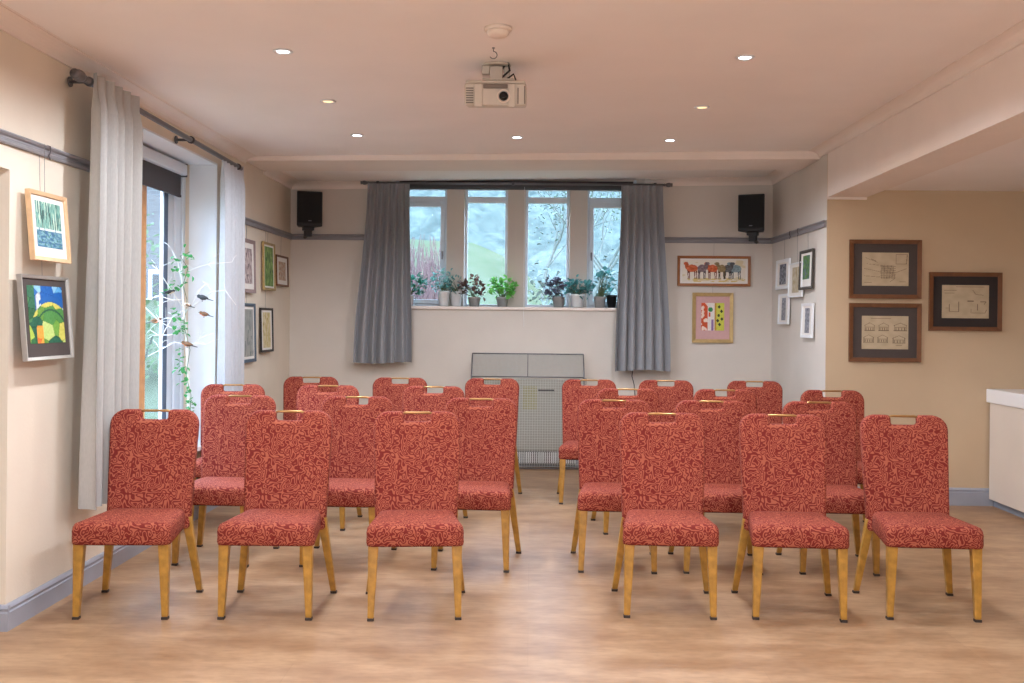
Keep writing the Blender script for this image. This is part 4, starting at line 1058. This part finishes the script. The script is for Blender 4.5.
def bird(px, py, dy, s, rz, body, breast, label):
    q = onY(px, py, ty + dy)
    t = empty('ornament_bird', (q.x, ty + dy, q.z), rz, label, 'bird', 'small birds on the twig tree')
    s *= .85
    # body along +X, tail -X
    prof = [(.002, -.034), (.013, -.026), (.019, -.008), (.020, .006), (.016, .020), (.012, .027), (.013, .034), (.013, .041), (.008, .050), (.002, .053)]
    mt = Matrix.Rotation(R(90 - 18), 3, 'Y')
    MB().lathe([(r*s, z*s) for r, z in prof], (0, 0, 0), 14, mt).build('body', body, t)
    mb = MB().lathe([(r*s*.86, z*s) for r, z in prof[2:8]], Vector((.003*s, 0, -.004*s)), 12, mt); mb.build('breast', breast, t)
    MB().hexa([Vector((-.085, -.009, -.026))*s, Vector((-.022, -.006, -.012))*s, Vector((-.022, .006, -.012))*s, Vector((-.085, .009, -.026))*s],
              [Vector((-.085, -.009, -.022))*s, Vector((-.022, -.006, -.004))*s, Vector((-.022, .006, -.004))*s, Vector((-.085, .009, -.022))*s]).build('tail', M['birddark'], t)
    MB().tube([Vector((.047, 0, .014))*s, Vector((.062, 0, .014))*s], [.004*s, .0008*s], 6).build('beak', M['birddark'], t)
    for sy in (-1, 1):
        MB().lathe([(.003*s, -.03*s), (.010*s, -.012*s), (.011*s, .004*s), (.004*s, .018*s)], Vector((-.01*s, sy*.015*s, .001)), 8, Matrix.Rotation(R(72), 3, 'Y')).build('wing', M['birddark'] if body is M['birddark'] else M['birdbrown'], t)
    MB().tube([Vector((.004, .006, -.015))*s, Vector((.006, .006, -.034))*s], .0014*s, 4).tube([Vector((.004, -.006, -.015))*s, Vector((.006, -.006, -.034))*s], .0014*s, 4).build('legs', M['birddark'], t)
bird(155.5, 320.5, .06, 1.05, R(-8), M['birdbrown'], M['birdred'], 'brown bird with orange breast and long tail on the left twig before the window glass')
bird(203, 297.5, -.08, 1.0, R(172), M['birddark'], M['birddark'], 'dark grey bird on the upper right twig of the white tree')
bird(204.5, 314, -.04, .9, R(168), M['birdbrown'], M['birdred'], 'small robin below the dark bird on the right side of the tree')
bird(187.5, 344, -.05, 1.0, R(170), M['birdbrown'], M['birdred'], 'robin with orange breast on the lowest twig near the trunk')
bird(187, 305, -.06, .85, R(160), M['birdpale'], M['birdpale'], 'pale buff bird close to the trunk beside the dark bird')
bird(169.5, 292, -.03, .85, R(10), M['birddark'], M['birdpale'], 'small dark bird among ivy leaves left of the trunk')

# ---------------------------------------------------------------- sky, camera
l = bpy.data.lights.new('hazy_sun', 'SUN'); l.energy = 2.6; l.angle = R(50); l.color = (.86, .93, 1)
o = bpy.data.objects.new('hazy_sun', l); C.objects.link(o); o.rotation_euler = Vector((.52, .70, -.50)).to_track_quat('-Z', 'Y').to_euler(); o.location = (-20, -6, 12)
w = bpy.data.worlds.new('overcast_sky'); bpy.context.scene.world = w; w.use_nodes = True
nt = w.node_tree; bg = nt.nodes['Background']
tc = nt.nodes.new('ShaderNodeTexCoord'); sx = nt.nodes.new('ShaderNodeSeparateXYZ'); rp = nt.nodes.new('ShaderNodeValToRGB')
nt.links.new(tc.outputs['Generated'], sx.inputs[0]); nt.links.new(sx.outputs['Z'], rp.inputs['Fac'])
rp.color_ramp.elements[0].position = 0; rp.color_ramp.elements[0].color = (.88, .95, 1, 1)
rp.color_ramp.elements[1].position = .6; rp.color_ramp.elements[1].color = (.74, .86, 1, 1)
nt.links.new(rp.outputs['Color'], bg.inputs['Color']); bg.inputs['Strength'].default_value = 10.0
cam = bpy.data.cameras.new('camera'); co = bpy.data.objects.new('camera', cam); C.objects.link(co)
cam.sensor_width = 36; cam.lens = F/1024*36; cam.shift_y = (CY - 341.5)/1024; cam.shift_x = 0; cam.clip_start = .05; cam.clip_end = 300
co.matrix_world = Matrix.Translation((0, 0, CH)) @ Matrix.Rotation(YAW, 4, 'Z') @ Matrix.Rotation(pi/2, 4, 'X') @ Matrix.Rotation(ROLL, 4, 'Z')
sc = bpy.context.scene; sc.camera = co
sc.view_settings.view_transform = 'Standard'; sc.view_settings.look = 'None'; sc.view_settings.exposure = .02
sc.view_settings.use_white_balance = True; sc.view_settings.white_balance_temperature = 5500; sc.view_settings.white_balance_tint = 8
